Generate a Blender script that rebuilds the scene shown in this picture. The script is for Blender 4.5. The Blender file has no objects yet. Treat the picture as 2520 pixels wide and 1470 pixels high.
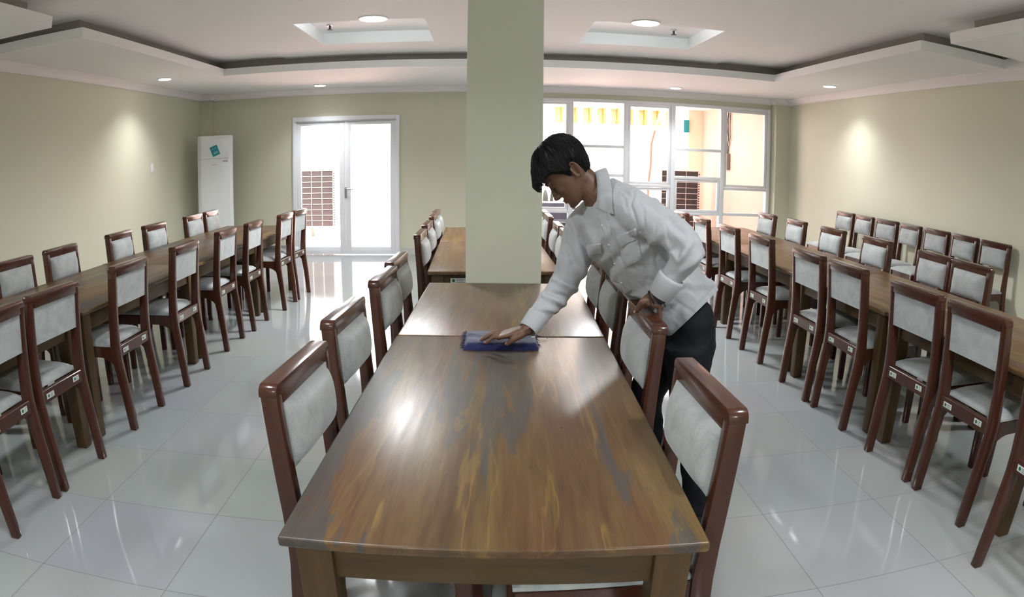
import bpy, bmesh, math, random
from mathutils import Vector, Matrix, noise
R = math.radians
SC = bpy.context.scene
COL = SC.collection
random.seed(7)

# ------------------------------------------------------------------ camera (15 mm fisheye, frame cropped from a taller picture)
PITCH, ROLL, YAW, EYE = -0.16703, 0.01031, -0.039108, 1.49
cam = bpy.data.cameras.new('camera')
cam.type = 'PANO'
cam.panorama_type = 'FISHEYE_EQUISOLID'
cam.sensor_fit = 'HORIZONTAL'
cam.sensor_width = 36.0
cam.fisheye_lens = 1679.75 / 2520 * 36.0
cam.fisheye_fov = math.pi
cam.shift_y = -(735 - 669.3) / 1470
cam_o = bpy.data.objects.new('camera', cam)
COL.objects.link(cam_o)
_B = Matrix(((1, 0, 0), (0, 0, -1), (0, 1, 0)))
cam_o.matrix_world = Matrix.Translation((0, 0, EYE)) @ (Matrix.Rotation(YAW, 3, 'Z') @ _B @ Matrix.Rotation(PITCH, 3, 'X') @ Matrix.Rotation(ROLL, 3, 'Z')).to_4x4()
SC.camera = cam_o

# ------------------------------------------------------------------ world, sun, exposure
w = bpy.data.worlds.new('daylight')
SC.world = w
w.use_nodes = True
w.node_tree.nodes['Background'].inputs[0].default_value = (1.0, 0.985, 0.98, 1)
w.node_tree.nodes['Background'].inputs[1].default_value = 5.5
sun = bpy.data.lights.new('sun', 'SUN')
sun.energy = 27.0
sun.angle = R(2)
sun.color = (1, .97, .93)
sun_o = bpy.data.objects.new('sun', sun)
COL.objects.link(sun_o)
sun_o.rotation_euler = (R(20), R(12), 0)      # comes from the yard side, high, so that it lands outside the glass
SC.view_settings.view_transform = 'Standard'
SC.view_settings.look = 'None'
SC.view_settings.exposure = 0.17
SC.view_settings.gamma = 1.0
SC.view_settings.use_curve_mapping = False

# ------------------------------------------------------------------ materials
def new_mat(name, color=(.8, .8, .8), rough=.5, spec=.5, coat=0., metal=0., emit=None, estr=0.):
    m = bpy.data.materials.new(name)
    m.use_nodes = True
    b = m.node_tree.nodes['Principled BSDF']
    b.inputs['Base Color'].default_value = (*color, 1)
    b.inputs['Roughness'].default_value = rough
    b.inputs['Specular IOR Level'].default_value = spec
    b.inputs['Coat Weight'].default_value = coat
    b.inputs['Coat Roughness'].default_value = .12
    b.inputs['Metallic'].default_value = metal
    if emit:
        b.inputs['Emission Color'].default_value = (*emit, 1)
        b.inputs['Emission Strength'].default_value = estr
    return m

class NT:
    """short hand for building node trees"""
    def __init__(s, m):
        s.t = m.node_tree
        s.b = s.t.nodes['Principled BSDF']
    def n(s, typ, **kw):
        x = s.t.nodes.new(typ)
        for k, v in kw.items():
            setattr(x, k, v)
        return x
    def l(s, a, b):
        s.t.links.new(a, b)
    def coord(s, scale=(1, 1, 1), kind='Object', offset_random=0.):
        tc = s.n('ShaderNodeTexCoord')
        mp = s.n('ShaderNodeMapping')
        mp.inputs['Scale'].default_value = scale
        s.l(tc.outputs[kind], mp.inputs['Vector'])
        if offset_random:
            oi = s.n('ShaderNodeObjectInfo')
            mu = s.n('ShaderNodeMath', operation='MULTIPLY')
            mu.inputs[1].default_value = offset_random
            s.l(oi.outputs['Random'], mu.inputs[0])
            cb = s.n('ShaderNodeCombineXYZ')
            s.l(mu.outputs[0], cb.inputs[0]); s.l(mu.outputs[0], cb.inputs[1])
            s.l(cb.outputs[0], mp.inputs['Location'])
        return mp.outputs[0]
    def noise(s, vec, scale, detail=4, rough=.55, dist=0.):
        x = s.n('ShaderNodeTexNoise')
        x.inputs['Scale'].default_value = scale
        x.inputs['Detail'].default_value = detail
        x.inputs['Roughness'].default_value = rough
        x.inputs['Distortion'].default_value = dist
        s.l(vec, x.inputs['Vector'])
        return x.outputs['Fac']
    def ramp(s, fac, stops):
        x = s.n('ShaderNodeValToRGB')
        el = x.color_ramp.elements
        while len(el) < len(stops):
            el.new(.5)
        for e, (p, c) in zip(el, stops):
            e.position = p
            e.color = (*c, 1) if len(c) == 3 else c
        s.l(fac, x.inputs[0])
        return x.outputs[0]
    def mix(s, fac, a, b, mode='MIX'):
        x = s.n('ShaderNodeMix', data_type='RGBA', blend_type=mode)
        for sock, val in ((x.inputs[0], fac), (x.inputs[6], a), (x.inputs[7], b)):
            if isinstance(val, (int, float)):
                sock.default_value = val
            elif isinstance(val, tuple):
                sock.default_value = (*val, 1)
            else:
                s.l(val, sock)
        return x.outputs[2]
    def bump(s, h, strength=.2, dist=.01):
        x = s.n('ShaderNodeBump')
        x.inputs['Strength'].default_value = strength
        x.inputs['Distance'].default_value = dist
        s.l(h, x.inputs['Height'])
        s.l(x.outputs[0], s.b.inputs['Normal'])
    def col(s, c):
        s.l(c, s.b.inputs['Base Color'])

def g(v):
    return (v, v, v)

M = {}
# table wood: boards along the table, yellow, brown and red, with grey worn streaks
def wood_table(name, stain=1.0, axis=0, lift=1.0):
    m = new_mat(name, (.25, .13, .05), .3, .38, 0)
    t = NT(m)
    base = t.coord((1, 1, 1), offset_random=3.7)
    sep = t.n('ShaderNodeSeparateXYZ'); t.l(base, sep.inputs[0])
    wob = t.noise(t.coord((2.5, .9, 2.5), offset_random=2.3), 1.0, 2)
    add = t.n('ShaderNodeMath', operation='MULTIPLY_ADD'); t.l(wob, add.inputs[0]); add.inputs[1].default_value = .05
    t.l(sep.outputs[axis], add.inputs[2])
    sc = t.n('ShaderNodeMath', operation='MULTIPLY'); t.l(add.outputs[0], sc.inputs[0]); sc.inputs[1].default_value = 9.3
    fl = t.n('ShaderNodeMath', operation='FLOOR'); t.l(sc.outputs[0], fl.inputs[0])
    wn = t.n('ShaderNodeTexWhiteNoise', noise_dimensions='1D'); t.l(fl.outputs[0], wn.inputs['W'])
    s2 = (1, .085, 1) if axis == 0 else (.085, 1, 1)
    def st(scale, r, k=1.):
        return t.coord((scale * (s2[0] if axis == 0 else s2[0] * k), scale * (s2[1] * k if axis == 0 else s2[1]), scale), offset_random=r)
    grain = t.noise(st(1, 5.1), 46, 7, .7, .5)
    fine = t.noise(st(1, 2.1, .35), 150, 3, .6, .2)
    broad = t.noise(st(1, 1.9), 9, 4, .55, .8)
    def q(c): return tuple(x * lift for x in c)
    plank = t.ramp(wn.outputs['Value'], [(0, q((0.0777, 0.0429, 0.0206))), (.25, q((0.1221, 0.0741, 0.0292))), (.5, q((0.0851, 0.0390, 0.0206))), (.75, q((0.1295, 0.0819, 0.0327))), (1, q((0.0999, 0.0562, 0.0258)))])
    c = t.mix(.55, plank, t.ramp(broad, [(.3, q((0.0459, 0.0257, 0.0146))), (.48, q((0.0925, 0.0515, 0.0241))), (.72, q((0.1591, 0.1053, 0.0344)))]))
    vein = t.noise(st(1, 6.6, .8), 15, 3, .5, .25)
    c = t.mix(t.ramp(vein, [(.565, g(0)), (.585, g(.5)), (.60, g(.42)), (.62, g(0))]), c, q((.2, .125, .035)))
    redv = t.noise(st(1, 7.7, .8), 7, 2, .5, .3)
    c = t.mix(t.ramp(redv, [(.48, g(0)), (.62, g(.5))]), c, q((.105, .04, .022)))
    c = t.mix(.55, c, t.ramp(grain, [(.32, g(.25)), (.5, g(.5)), (.68, g(.7))]), 'OVERLAY')
    c = t.mix(.3, c, t.ramp(fine, [(.3, g(.36)), (.7, g(.62))]), 'OVERLAY')
    # worn grey and blue-black streaks with ragged edges
    sn = t.noise(st(1, 8.3, 1.1), 9.0, 9, .68, .35)
    patch = t.noise(t.coord((1.3, .35, 1), offset_random=4.4), 2.6, 2, .5)
    mm = t.n('ShaderNodeMath', operation='MULTIPLY_ADD'); t.l(patch, mm.inputs[0]); mm.inputs[1].default_value = .5; t.l(sn, mm.inputs[2])
    k = t.ramp(mm.outputs[0], [(.83 - .03 * stain, g(0)), (.85 - .03 * stain, g(.7 * min(1, stain))), (.93, g(.9 * min(1, stain)))])
    c = t.mix(k, c, t.mix(grain, (.026, .027, .028), (.085, .082, .078)))
    t.col(c)
    r = t.ramp(sn, [(.3, g(.27)), (.7, g(.40))])
    t.l(r, t.b.inputs['Roughness'])
    t.bump(grain, .05, .003)
    return m
M['table_top'] = wood_table('table_wood_worn', 1.25)
M['table_top_clean'] = wood_table('table_wood_clean', .3, 0, 1.25)
def wood_leg():
    m = new_mat('table_leg_wood', (.18, .09, .035), .42, .35, 0)
    t = NT(m)
    gr = t.noise(t.coord((1, 1, .09), offset_random=5.), 26, 5, .6, .7)
    br = t.noise(t.coord((1, 1, .2), offset_random=3.), 7, 2)
    c = t.mix(gr, (.034, .019, .0075), (.125, .07, .021))
    c = t.mix(t.ramp(br, [(.35, g(0)), (.7, g(.6))]), c, (.06, .034, .017))
    t.col(c)
    return m
M['table_leg'] = wood_leg()
def apron_wood():
    m = new_mat('table_apron_wood', (.18, .09, .035), .42, .35, 0)
    t = NT(m)
    gr = t.noise(t.coord((.12, .12, 1), offset_random=5.), 26, 5, .6, .7)
    t.col(t.mix(gr, (.03, .017, .007), (.10, .058, .018)))
    return m
M['apron'] = apron_wood()
def chair_wood():
    m = new_mat('chair_lacquer', (.07, .024, .016), .22, .32, .22)
    t = NT(m)
    gr = t.noise(t.coord((1, 1, .16), offset_random=4.), 30, 5, .6, .5)
    br = t.noise(t.coord((1, 1, 1), offset_random=9.), 3.5, 2)
    c = t.mix(gr, (.034, .0108, .0068), (.08, .0255, .0145))
    c = t.mix(t.ramp(br, [(.4, g(0)), (.75, g(.5))]), c, (.06, .026, .015))
    t.col(c)
    return m
M['chair'] = chair_wood()
def fabric():
    m = new_mat('grey_velour', (.5, .52, .52), .85, .25)
    t = NT(m)
    a = t.noise(t.coord(offset_random=6.), 14, 6, .68, .5)
    b = t.noise(t.coord(offset_random=3.), 420, 2, .6)
    c = t.ramp(a, [(.32, (.30, .322, .33)), (.5, (.378, .398, .40)), (.68, (.435, .453, .453))])
    t.col(t.mix(.3, c, t.ramp(b, [(.3, g(.35)), (.7, g(.65))]), 'OVERLAY'))
    t.b.inputs['Sheen Weight'].default_value = .25
    t.bump(a, .12, .004)
    return m
M['fabric'] = fabric()
def floor_mat():
    m = new_mat('porcelain_tile', (.5, .52, .53), .09, .5)
    t = NT(m)
    v = t.coord()
    sep = t.n('ShaderNodeSeparateXYZ'); t.l(v, sep.inputs[0])
    masks = []
    ids = []
    for i, (o, s) in enumerate(((.0165, .597), (.04, .6))):
        a = t.n('ShaderNodeMath', operation='SUBTRACT'); t.l(sep.outputs[i], a.inputs[0]); a.inputs[1].default_value = o
        d = t.n('ShaderNodeMath', operation='DIVIDE'); t.l(a.outputs[0], d.inputs[0]); d.inputs[1].default_value = s
        f = t.n('ShaderNodeMath', operation='FRACT'); t.l(d.outputs[0], f.inputs[0])
        fl = t.n('ShaderNodeMath', operation='FLOOR'); t.l(d.outputs[0], fl.inputs[0]); ids.append(fl)
        p = t.n('ShaderNodeMath', operation='PINGPONG'); t.l(f.outputs[0], p.inputs[0]); p.inputs[1].default_value = .5
        c = t.n('ShaderNodeMath', operation='LESS_THAN'); t.l(p.outputs[0], c.inputs[0]); c.inputs[1].default_value = .0028
        masks.append(c)
    mx = t.n('ShaderNodeMath', operation='MAXIMUM'); t.l(masks[0].outputs[0], mx.inputs[0]); t.l(masks[1].outputs[0], mx.inputs[1])
    cb = t.n('ShaderNodeCombineXYZ'); t.l(ids[0].outputs[0], cb.inputs[0]); t.l(ids[1].outputs[0], cb.inputs[1])
    wn = t.n('ShaderNodeTexWhiteNoise', noise_dimensions='2D'); t.l(cb.outputs[0], wn.inputs['Vector'])
    n = t.noise(v, 1.3, 3)
    n2 = t.noise(v, 220, 2)
    c = t.mix(n, (.30, .316, .322), (.34, .354, .357))
    c = t.mix(.05, c, wn.outputs['Color'], 'SOFT_LIGHT')
    c = t.mix(.12, c, t.ramp(n2, [(.3, g(.4)), (.7, g(.6))]), 'OVERLAY')
    t.col(t.mix(mx.outputs[0], c, (.13, .125, .14)))
    r = t.mix(mx.outputs[0], g(.07), g(.6))
    t.l(r, t.b.inputs['Roughness'])
    t.b.inputs['IOR'].default_value = 1.56
    return m
M['floor'] = floor_mat()
def paint(name, c1, c2, rough, sc=1.2, spec=.5):
    m = new_mat(name, c1, rough, spec)
    t = NT(m)
    n = t.noise(t.coord(), sc, 3)
    t.col(t.mix(n, c1, c2))
    t.bump(t.noise(t.coord(), 160, 2), .05, .002)
    return m
M['wall'] = paint('wall_paint', (.60, .595, .465), (.63, .625, .49), .55)
M['column'] = paint('column_paint', (.70, .725, .60), (.72, .745, .62), .5)
M['ceiling'] = paint('ceiling_paint', (.87, .865, .865), (.89, .885, .885), .7)
M['cornice'] = paint('cornice_paint', (.82, .78, .77), (.84, .80, .79), .5)
M['recess'] = paint('recess_paint', (.87, .89, .9), (.89, .91, .92), .6)
M['shadow_gap'] = paint('gap_shade_paint', (.34, .31, .29), (.36, .33, .31), .8)
M['white_paint'] = new_mat('white_frame', (.84, .855, .9), .35, .5)
M['white_plastic'] = new_mat('white_plastic', (.78, .80, .81), .3, .5)
M['grey_plastic'] = new_mat('grey_plastic', (.45, .45, .48), .4)
M['dark_line'] = new_mat('dark_grey_print', (.12, .12, .13), .5)
M['metal'] = new_mat('brushed_steel', (.6, .6, .62), .3, .5, metal=1.)
M['black'] = new_mat('black_plastic', (.012, .012, .015), .45)
M['lamp'] = new_mat('lamp_glow', (1, 1, 1), .5, emit=(1, .99, .97), estr=14.)
M['sticker'] = new_mat('white_sticker', (.62, .64, .62), .4)
M['green'] = new_mat('emblem_green', (.02, .12, .05), .5)
M['print'] = new_mat('sticker_print', (.16, .2, .2), .5)
M['teal'] = new_mat('teal_card', (.0, .24, .29), .4)
M['card_white'] = new_mat('card_white', (.6, .75, .72), .5)
def glass():
    m = bpy.data.materials.new('clear_glass')
    m.use_nodes = True
    t = m.node_tree
    for n in list(t.nodes):
        t.nodes.remove(n)
    o = t.nodes.new('ShaderNodeOutputMaterial')
    mx = t.nodes.new('ShaderNodeMixShader')
    tr = t.nodes.new('ShaderNodeBsdfTransparent')
    gl = t.nodes.new('ShaderNodeBsdfGlossy')
    gl.inputs['Roughness'].default_value = .02
    fr = t.nodes.new('ShaderNodeFresnel')
    fr.inputs[0].default_value = 1.3
    tr.inputs[0].default_value = (.97, .98, .98, 1)
    t.links.new(fr.outputs[0], mx.inputs[0])
    t.links.new(tr.outputs[0], mx.inputs[1])
    t.links.new(gl.outputs[0], mx.inputs[2])
    t.links.new(mx.outputs[0], o.inputs[0])
    return m
M['glass'] = glass()
# outside
M['terrace'] = paint('terrace_tile', (.72, .46, .41), (.76, .50, .44), .5)
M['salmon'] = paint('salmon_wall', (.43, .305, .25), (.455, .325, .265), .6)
M['pier'] = paint('salmon_brightened', (.78, .6, .47), (.8, .62, .49), .6)  # wall salmon made paler, standing in for light the pier lacks
M['outer_white'] = paint('outer_white', (.85, .83, .80), (.87, .85, .82), .6)
M['orange'] = new_mat('orange_paint', (.85, .36, .07), .5)
M['pale_yellow'] = new_mat('pale_yellow_paint', (.86, .66, .40), .5)
M['fin'] = new_mat('condenser_fins', (.03, .022, .024), .5)
M['condenser'] = new_mat('condenser_case', (.78, .66, .62), .5)
M['pink_hose'] = new_mat('pink_pipe', (.62, .16, .13), .5)
M['cactus'] = new_mat('cactus_green', (.022, .024, .02), .6)
M['leather'] = new_mat('black_leather', (.02, .018, .026), .35)
M['planter'] = new_mat('planter_clay', (.45, .35, .3), .7)

# ------------------------------------------------------------------ mesh helpers
class MB:
    def __init__(s):
        s.v = []; s.f = []
    def add(s, vs, fs):
        o = len(s.v)
        s.v += [tuple(v) for v in vs]
        s.f += [tuple(o + i for i in f) for f in fs]
    def box(s, x0, x1, y0, y1, z0, z1):
        s.add([(x, y, z) for z in (z0, z1) for y in (y0, y1) for x in (x0, x1)],
              [(0, 2, 3, 1), (4, 5, 7, 6), (0, 1, 5, 4), (2, 6, 7, 3), (0, 4, 6, 2), (1, 3, 7, 5)])
        return s
    def prism(s, pts, lo, hi, axis):
        """closed 2-D outline pushed along an axis: 0 -> pts are (y,z), 1 -> (x,z), 2 -> (x,y)"""
        def p3(p, a):
            return ((a, p[0], p[1]), (p[0], a, p[1]), (p[0], p[1], a))[axis]
        n = len(pts)
        s.add([p3(p, lo) for p in pts] + [p3(p, hi) for p in pts],
              [tuple(range(n))[::-1], tuple(range(n, 2 * n))] + [(i, (i + 1) % n, n + (i + 1) % n, n + i) for i in range(n)])
        return s
    def cyl(s, c, r, h, axis=2, n=24, r2=None):
        r2 = r if r2 is None else r2
        def p3(a, b, t):
            return ((c[0] + t, c[1] + a, c[2] + b), (c[0] + a, c[1] + t, c[2] + b), (c[0] + a, c[1] + b, c[2] + t))[axis]
        ring = lambda rr, t: [p3(rr * math.cos(2 * math.pi * i / n), rr * math.sin(2 * math.pi * i / n), t) for i in range(n)]
        s.add(ring(r, 0) + ring(r2, h), [tuple(range(n))[::-1], tuple(range(n, 2 * n))] + [(i, (i + 1) % n, n + (i + 1) % n, n + i) for i in range(n)])
        return s
    def tube(s, pts, r, n=8, closed=False):
        P = [Vector(p) for p in pts]
        rr = r if isinstance(r, (list, tuple)) else [r] * len(P)
        vs, fs = [], []
        up = None
        for i, p in enumerate(P):
            a = P[(i - 1) % len(P)] if (closed or i > 0) else p
            b = P[(i + 1) % len(P)] if (closed or i < len(P) - 1) else p
            d = (b - a).normalized()
            if up is None:
                up = d.orthogonal().normalized()
            up = (up - d * up.dot(d)).normalized()
            v = d.cross(up)
            for k in range(n):
                t = 2 * math.pi * k / n
                vs.append(p + (up * math.cos(t) + v * math.sin(t)) * rr[i])
        m = len(P)
        for i in range(m if closed else m - 1):
            j = (i + 1) % m
            for k in range(n):
                fs.append((i * n + k, i * n + (k + 1) % n, j * n + (k + 1) % n, j * n + k))
        if not closed:
            fs.append(tuple(range(n))[::-1]); fs.append(tuple((m - 1) * n + k for k in range(n)))
        s.add(vs, fs)
        return s
    def loft(s, rings, cap=True):
        n = len(rings[0]); m = len(rings)
        fs = [(i * n + k, i * n + (k + 1) % n, (i + 1) * n + (k + 1) % n, (i + 1) * n + k) for i in range(m - 1) for k in range(n)]
        if cap:
            fs += [tuple(range(n))[::-1], tuple((m - 1) * n + k for k in range(n))]
        s.add([p for r in rings for p in r], fs)
        return s
    def mesh(s, name):
        me = bpy.data.meshes.new(name)
        me.from_pydata(s.v, [], s.f)
        bm = bmesh.new(); bm.from_mesh(me)
        bmesh.ops.recalc_face_normals(bm, faces=bm.faces)
        bm.to_mesh(me); bm.free()
        return me
    def build(s, name, mat, parent=None, bevel=0., seg=2, smooth=False, loc=None):
        me = s.mesh(name)
        if bevel:
            bm = bmesh.new(); bm.from_mesh(me)
            ed = [e for e in bm.edges if len(e.link_faces) == 2 and e.calc_face_angle(0) > R(30)]
            bmesh.ops.bevel(bm, geom=ed, offset=bevel, segments=seg, affect='EDGES', profile=.5, clamp_overlap=True)
            bm.to_mesh(me); bm.free()
        me.materials.append(mat)
        if smooth or bevel:
            for p in me.polygons:
                p.use_smooth = True
            me.set_sharp_from_angle(angle=R(35 if not smooth else 60))
        o = bpy.data.objects.new(name, me)
        COL.objects.link(o)
        if parent: o.parent = parent
        if loc: o.location = loc
        return o

def tag(o, label=None, cat=None, group=None, kind=None):
    if label: o['label'] = label
    if cat: o['category'] = cat
    if group: o['group'] = group
    if kind: o['kind'] = kind
    return o
def empty(name, loc=(0, 0, 0), rz=0.):
    o = bpy.data.objects.new(name, None)
    o.empty_display_size = .1
    COL.objects.link(o)
    o.location = loc
    o.rotation_euler = (0, 0, rz)
    return o
def struct(o):
    o['kind'] = 'structure'
    return o
def kids(o):
    return [c for c in bpy.data.objects if c.parent == o]
def copy_tree(o, parent=None, cache={}):
    c = o.copy(); COL.objects.link(c)
    if parent: c.parent = parent
    if o.name not in cache: cache[o.name] = kids(o)
    for ch in cache[o.name]:
        copy_tree(ch, c)
    return c
def box(name, mat, x0, x1, y0, y1, z0, z1, parent=None, bevel=0.):
    return MB().box(x0, x1, y0, y1, z0, z1).build(name, mat, parent, bevel)
# ------------------------------------------------------------------ the room
XL, XR, YB, YF = -4.6, 4.88, 10.39, -3.6
ZS, ZF, ZC = 2.6, 2.69, 2.80          # underside of the soffits, top of their fascia, upper ceiling
struct(box('floor', M['floor'], XL - .15, XR + .15, YF, YB + .12, -.1, 0))
struct(box('wall_left', M['wall'], XL - .15, XL, YF, YB + .15, 0, 3))
struct(box('wall_right', M['wall'], XR, XR + .15, YF, YB + .15, 0, 3))
struct(box('wall_rear', M['wall'], XL, XR, YF - .15, YF, 0, 3))
DX0, DX1, DZ = -3.03, -1.33, 2.16
WX0, WX1, WZ = .42, 4.585, 2.425
b = MB()
b.box(XL, DX0, YB, YB + .15, 0, 3); b.box(DX0, DX1, YB, YB + .15, DZ, 3)
b.box(DX1, WX0, YB, YB + .15, 0, 3); b.box(WX0, WX1, YB, YB + .15, WZ, 3); b.box(WX1, XR, YB, YB + .15, 0, 3)
struct(b.build('wall_back', M['wall']))
struct(box('wall_pilaster_left', M['wall'], XL, -4.42, 10.2, YB, 0, 2.6))
struct(box('wall_pilaster_right', M['wall'], 4.61, XR, 10.2, YB, 0, 2.6))
struct(box('baseboard_back', paint('skirting_tile', (.5, .5, .46), (.54, .54, .5), .3), DX1 + .02, WX0, YB - .012, YB, 0, .1))

# upper ceiling with two square coffers
coff = [(-1.83, -.57, 6.13, 7.40), (.975, 2.25, 6.13, 7.40)]
b = MB()
PX0, PX1 = -2.53, 2.89                   # the middle field hangs two centimetres lower
b.box(XL, PX0, YF, YB, ZC, ZC + .06); b.box(PX1, XR, YF, YB, ZC, ZC + .06)
zc = ZC - .022
b.box(PX0, PX1, YF, coff[0][2], zc, ZC + .06); b.box(PX0, PX1, coff[0][3], YB, zc, ZC + .06)
b.box(PX0, coff[0][0], coff[0][2], coff[0][3], zc, ZC + .06)
b.box(coff[0][1], coff[1][0], coff[0][2], coff[0][3], zc, ZC + .06)
b.box(coff[1][1], PX1, coff[0][2], coff[0][3], zc, ZC + .06)
struct(b.build('ceiling', M['ceiling']))
struct(box('ceiling_slab', M['ceiling'], XL - .15, XR + .15, YF - .15, YB + .15, 3.0, 3.1))
for i, (x0, x1, y0, y1) in enumerate(coff):
    b = MB()
    t = .012; z1 = zc + .13; e = .001
    b.box(x0 + e, x0 + t, y0 + e, y1 - e, zc + .001, z1); b.box(x1 - t, x1 - e, y0 + e, y1 - e, zc + .001, z1)
    b.box(x0 + t, x1 - t, y0 + e, y0 + t, zc + .001, z1); b.box(x0 + t, x1 - t, y1 - t, y1 - e, zc + .001, z1)
    b.box(x0 + e, x1 - e, y0 + e, y1 - e, z1, z1 + .02)
    struct(b.build('ceiling_coffer', M['recess']))
# hanging soffits along the walls, with a break in each side run
SX0, SX1, SY = -3.33, 3.66, 8.15
GL0, GL1, GR0, GR1 = 4.27, 4.80, 4.40, 4.86
def soffit(name, x0, x1, y0, y1):
    return struct(box(name, M['ceiling'], x0, x1, y0, y1, ZS, ZF))
soffit('ceiling_soffit_back', XL, XR, SY, YB)
soffit('ceiling_soffit_left', XL, SX0, GL1, SY)
soffit('ceiling_soffit_right', SX1, XR, GR1, SY)
soffit('ceiling_soffit_left', XL, SX0 + .05, YF, GL0)
soffit('ceiling_soffit_right', SX1 - .02, XR, YF, GR0)
soffit('ceiling_soffit_left', XL, XL + .12, GL0, GL1)
soffit('ceiling_soffit_right', XR - .13, XR, GR0, GR1)
# backs of the cove above the soffits, its shade painted as a dark colour
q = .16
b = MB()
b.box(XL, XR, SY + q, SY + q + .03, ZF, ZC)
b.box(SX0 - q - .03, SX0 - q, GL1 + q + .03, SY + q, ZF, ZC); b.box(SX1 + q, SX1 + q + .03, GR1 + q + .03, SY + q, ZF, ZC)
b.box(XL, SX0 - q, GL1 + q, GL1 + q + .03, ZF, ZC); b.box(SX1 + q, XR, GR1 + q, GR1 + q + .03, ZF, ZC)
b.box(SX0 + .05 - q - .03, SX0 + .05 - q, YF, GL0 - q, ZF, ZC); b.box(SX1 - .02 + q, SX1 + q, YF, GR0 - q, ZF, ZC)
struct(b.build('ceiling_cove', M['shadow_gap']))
# cornice mouldings
prof = [(0, ZS), (.085, ZS), (.085, ZS - .012), (.06, ZS - .03), (.035, ZS - .055), (.022, ZS - .075), (.022, ZS - .098), (0, ZS - .098)]
b = MB(); b.prism([(XL + d, z) for d, z in prof], YF, 10.2, 1); struct(b.build('trim_1', M['cornice']))
b = MB(); b.prism([(XR - d, z) for d, z in prof], YF, 10.2, 1); struct(b.build('trim_2', M['cornice']))
b = MB(); b.prism([(YB - d, z) for d, z in prof], -4.42, 4.61, 0)
for x0, x1, xa in ((XL, -4.42, 1), (4.61, XR, -1)):
    b.prism([(10.2 - d, z) for d, z in prof], x0 + (0 if xa > 0 else -.022), x1 + (.022 if xa > 0 else 0), 0)
b.prism([(-4.42 + d, z) for d, z in prof], 10.2, YB, 1); b.prism([(4.61 - d, z) for d, z in prof], 10.2, YB, 1)
struct(b.build('trim_3', M['cornice']))
# column standing between the middle tables
struct(box('column', M['column'], -.1205, .332, 4.02, 4.405, 0, zc, bevel=.006))

# ------------------------------------------------------------------ glazed door
d1 = struct(empty('door_1', ((DX0 + DX1) / 2, YB, 0)))
hw = (DX1 - DX0) / 2
b = MB(); b.box(-hw, -hw + .07, -.03, .1, 0, DZ); b.box(hw - .07, hw, -.03, .1, 0, DZ); b.box(-hw + .07, hw - .07, -.03, .1, DZ - .07, DZ)
b.build('door_frame', M['white_paint'], d1, .004)
b = MB().box(-hw + .05, hw - .05, -.045, -.03, DZ - .085, DZ - .068); b.build('door_closer_rail', M['grey_plastic'], d1)
for sx in (-1, 1):
    x0, x1 = (-hw + .072, -.003) if sx < 0 else (.003, hw - .072)
    sl, sr, tp, bt = (.065, .085, .07, .11)
    if sx > 0: sl, sr = sr, sl
    b = MB(); b.box(x0, x0 + sl, -.015, .035, .012, DZ - .072); b.box(x1 - sr, x1, -.015, .035, .012, DZ - .072)
    b.box(x0 + sl, x1 - sr, -.015, .035, DZ - .072 - tp, DZ - .072); b.box(x0 + sl, x1 - sr, -.015, .035, .012, .012 + bt)
    lf = b.build('door_leaf', M['white_paint'], d1, .003)
    box('glass_pane', M['glass'], x0 + sl, x1 - sr, .008, .014, .012 + bt, DZ - .072 - tp, lf)
    if sx < 0:
        b = MB(); b.box(.018, .052, -.025, -.015, .88, 1.05)
        b.cyl((.035, -.065, 1.02), .011, .045, 1, 12); b.tube([(.035, -.06, 1.02), (.08, -.064, 1.023), (.165, -.062, 1.018)], .009, 8)
        h = b.build('door_handle', M['metal'], lf, smooth=True)
        h.location.x = -.025
# ------------------------------------------------------------------ window wall
w1 = struct(empty('window_1', (0, YB, 0)))
FY0, FY1 = -.02, .09
b = MB(); b.box(WX0, WX0 + .05, FY0, FY1, 0, WZ); b.box(WX1 - .055, WX1, FY0, FY1, 0, WZ)
b.box(WX0 + .05, WX1 - .055, FY0, FY1, WZ - .05, WZ); b.box(WX0 + .05, WX1 - .055, FY0, FY1, 0, .06)
b.build('window_frame', M['white_paint'], w1, .003)
mull = [1.285, 2.14, 2.905, 3.74]
for x in mull:
    MB().box(x - .035, x + .035, FY0, FY1, .06, WZ - .05).build('mullion', M['white_paint'], w1, .003)
edges = [WX0 + .05] + mull + [WX1 - .055]
bars = [[.68], [1.695, 1.25, .68], [1.10, .68], [1.695, 1.25, .68], [1.10, .685]]
for i in range(5):
    x0 = edges[i] + (.035 if i else 0); x1 = edges[i + 1] - (.035 if i < 4 else 0)
    zs = [.06] + sorted(bars[i]) + [WZ - .05]
    for z in bars[i]:
        MB().box(x0, x1, FY0 + .01, FY1 - .01, z - .022, z + .022).build('transom', M['white_paint'], w1, .003)
    for k in range(len(zs) - 1):
        z0 = zs[k] + (.022 if k else 0); z1 = zs[k + 1] - (.022 if k < len(zs) - 2 else 0)
        y = .03
        if (i in (0, 2, 4) and k == len(zs) - 2) or (i in (2, 3) and k == len(zs) - (3 if i == 2 else 4) ):
            # opening casement: its own inner frame
            f = .042
            b = MB(); b.box(x0 + .004, x0 + f, .0, .06, z0 + .004, z1 - .004); b.box(x1 - f, x1 - .004, .0, .06, z0 + .004, z1 - .004)
            b.box(x0 + f, x1 - f, .0, .06, z1 - f, z1 - .004); b.box(x0 + f, x1 - f, .0, .06, z0 + .004, z0 + f)
            cs = b.build('casement', M['white_paint'], w1, .003)
            box('glass_pane', M['glass'], x0 + f, x1 - f, y, y + .005, z0 + f, z1 - f, cs)
        else:
            box('glass_pane', M['glass'], x0, x1, y, y + .005, z0, z1, w1)

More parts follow.
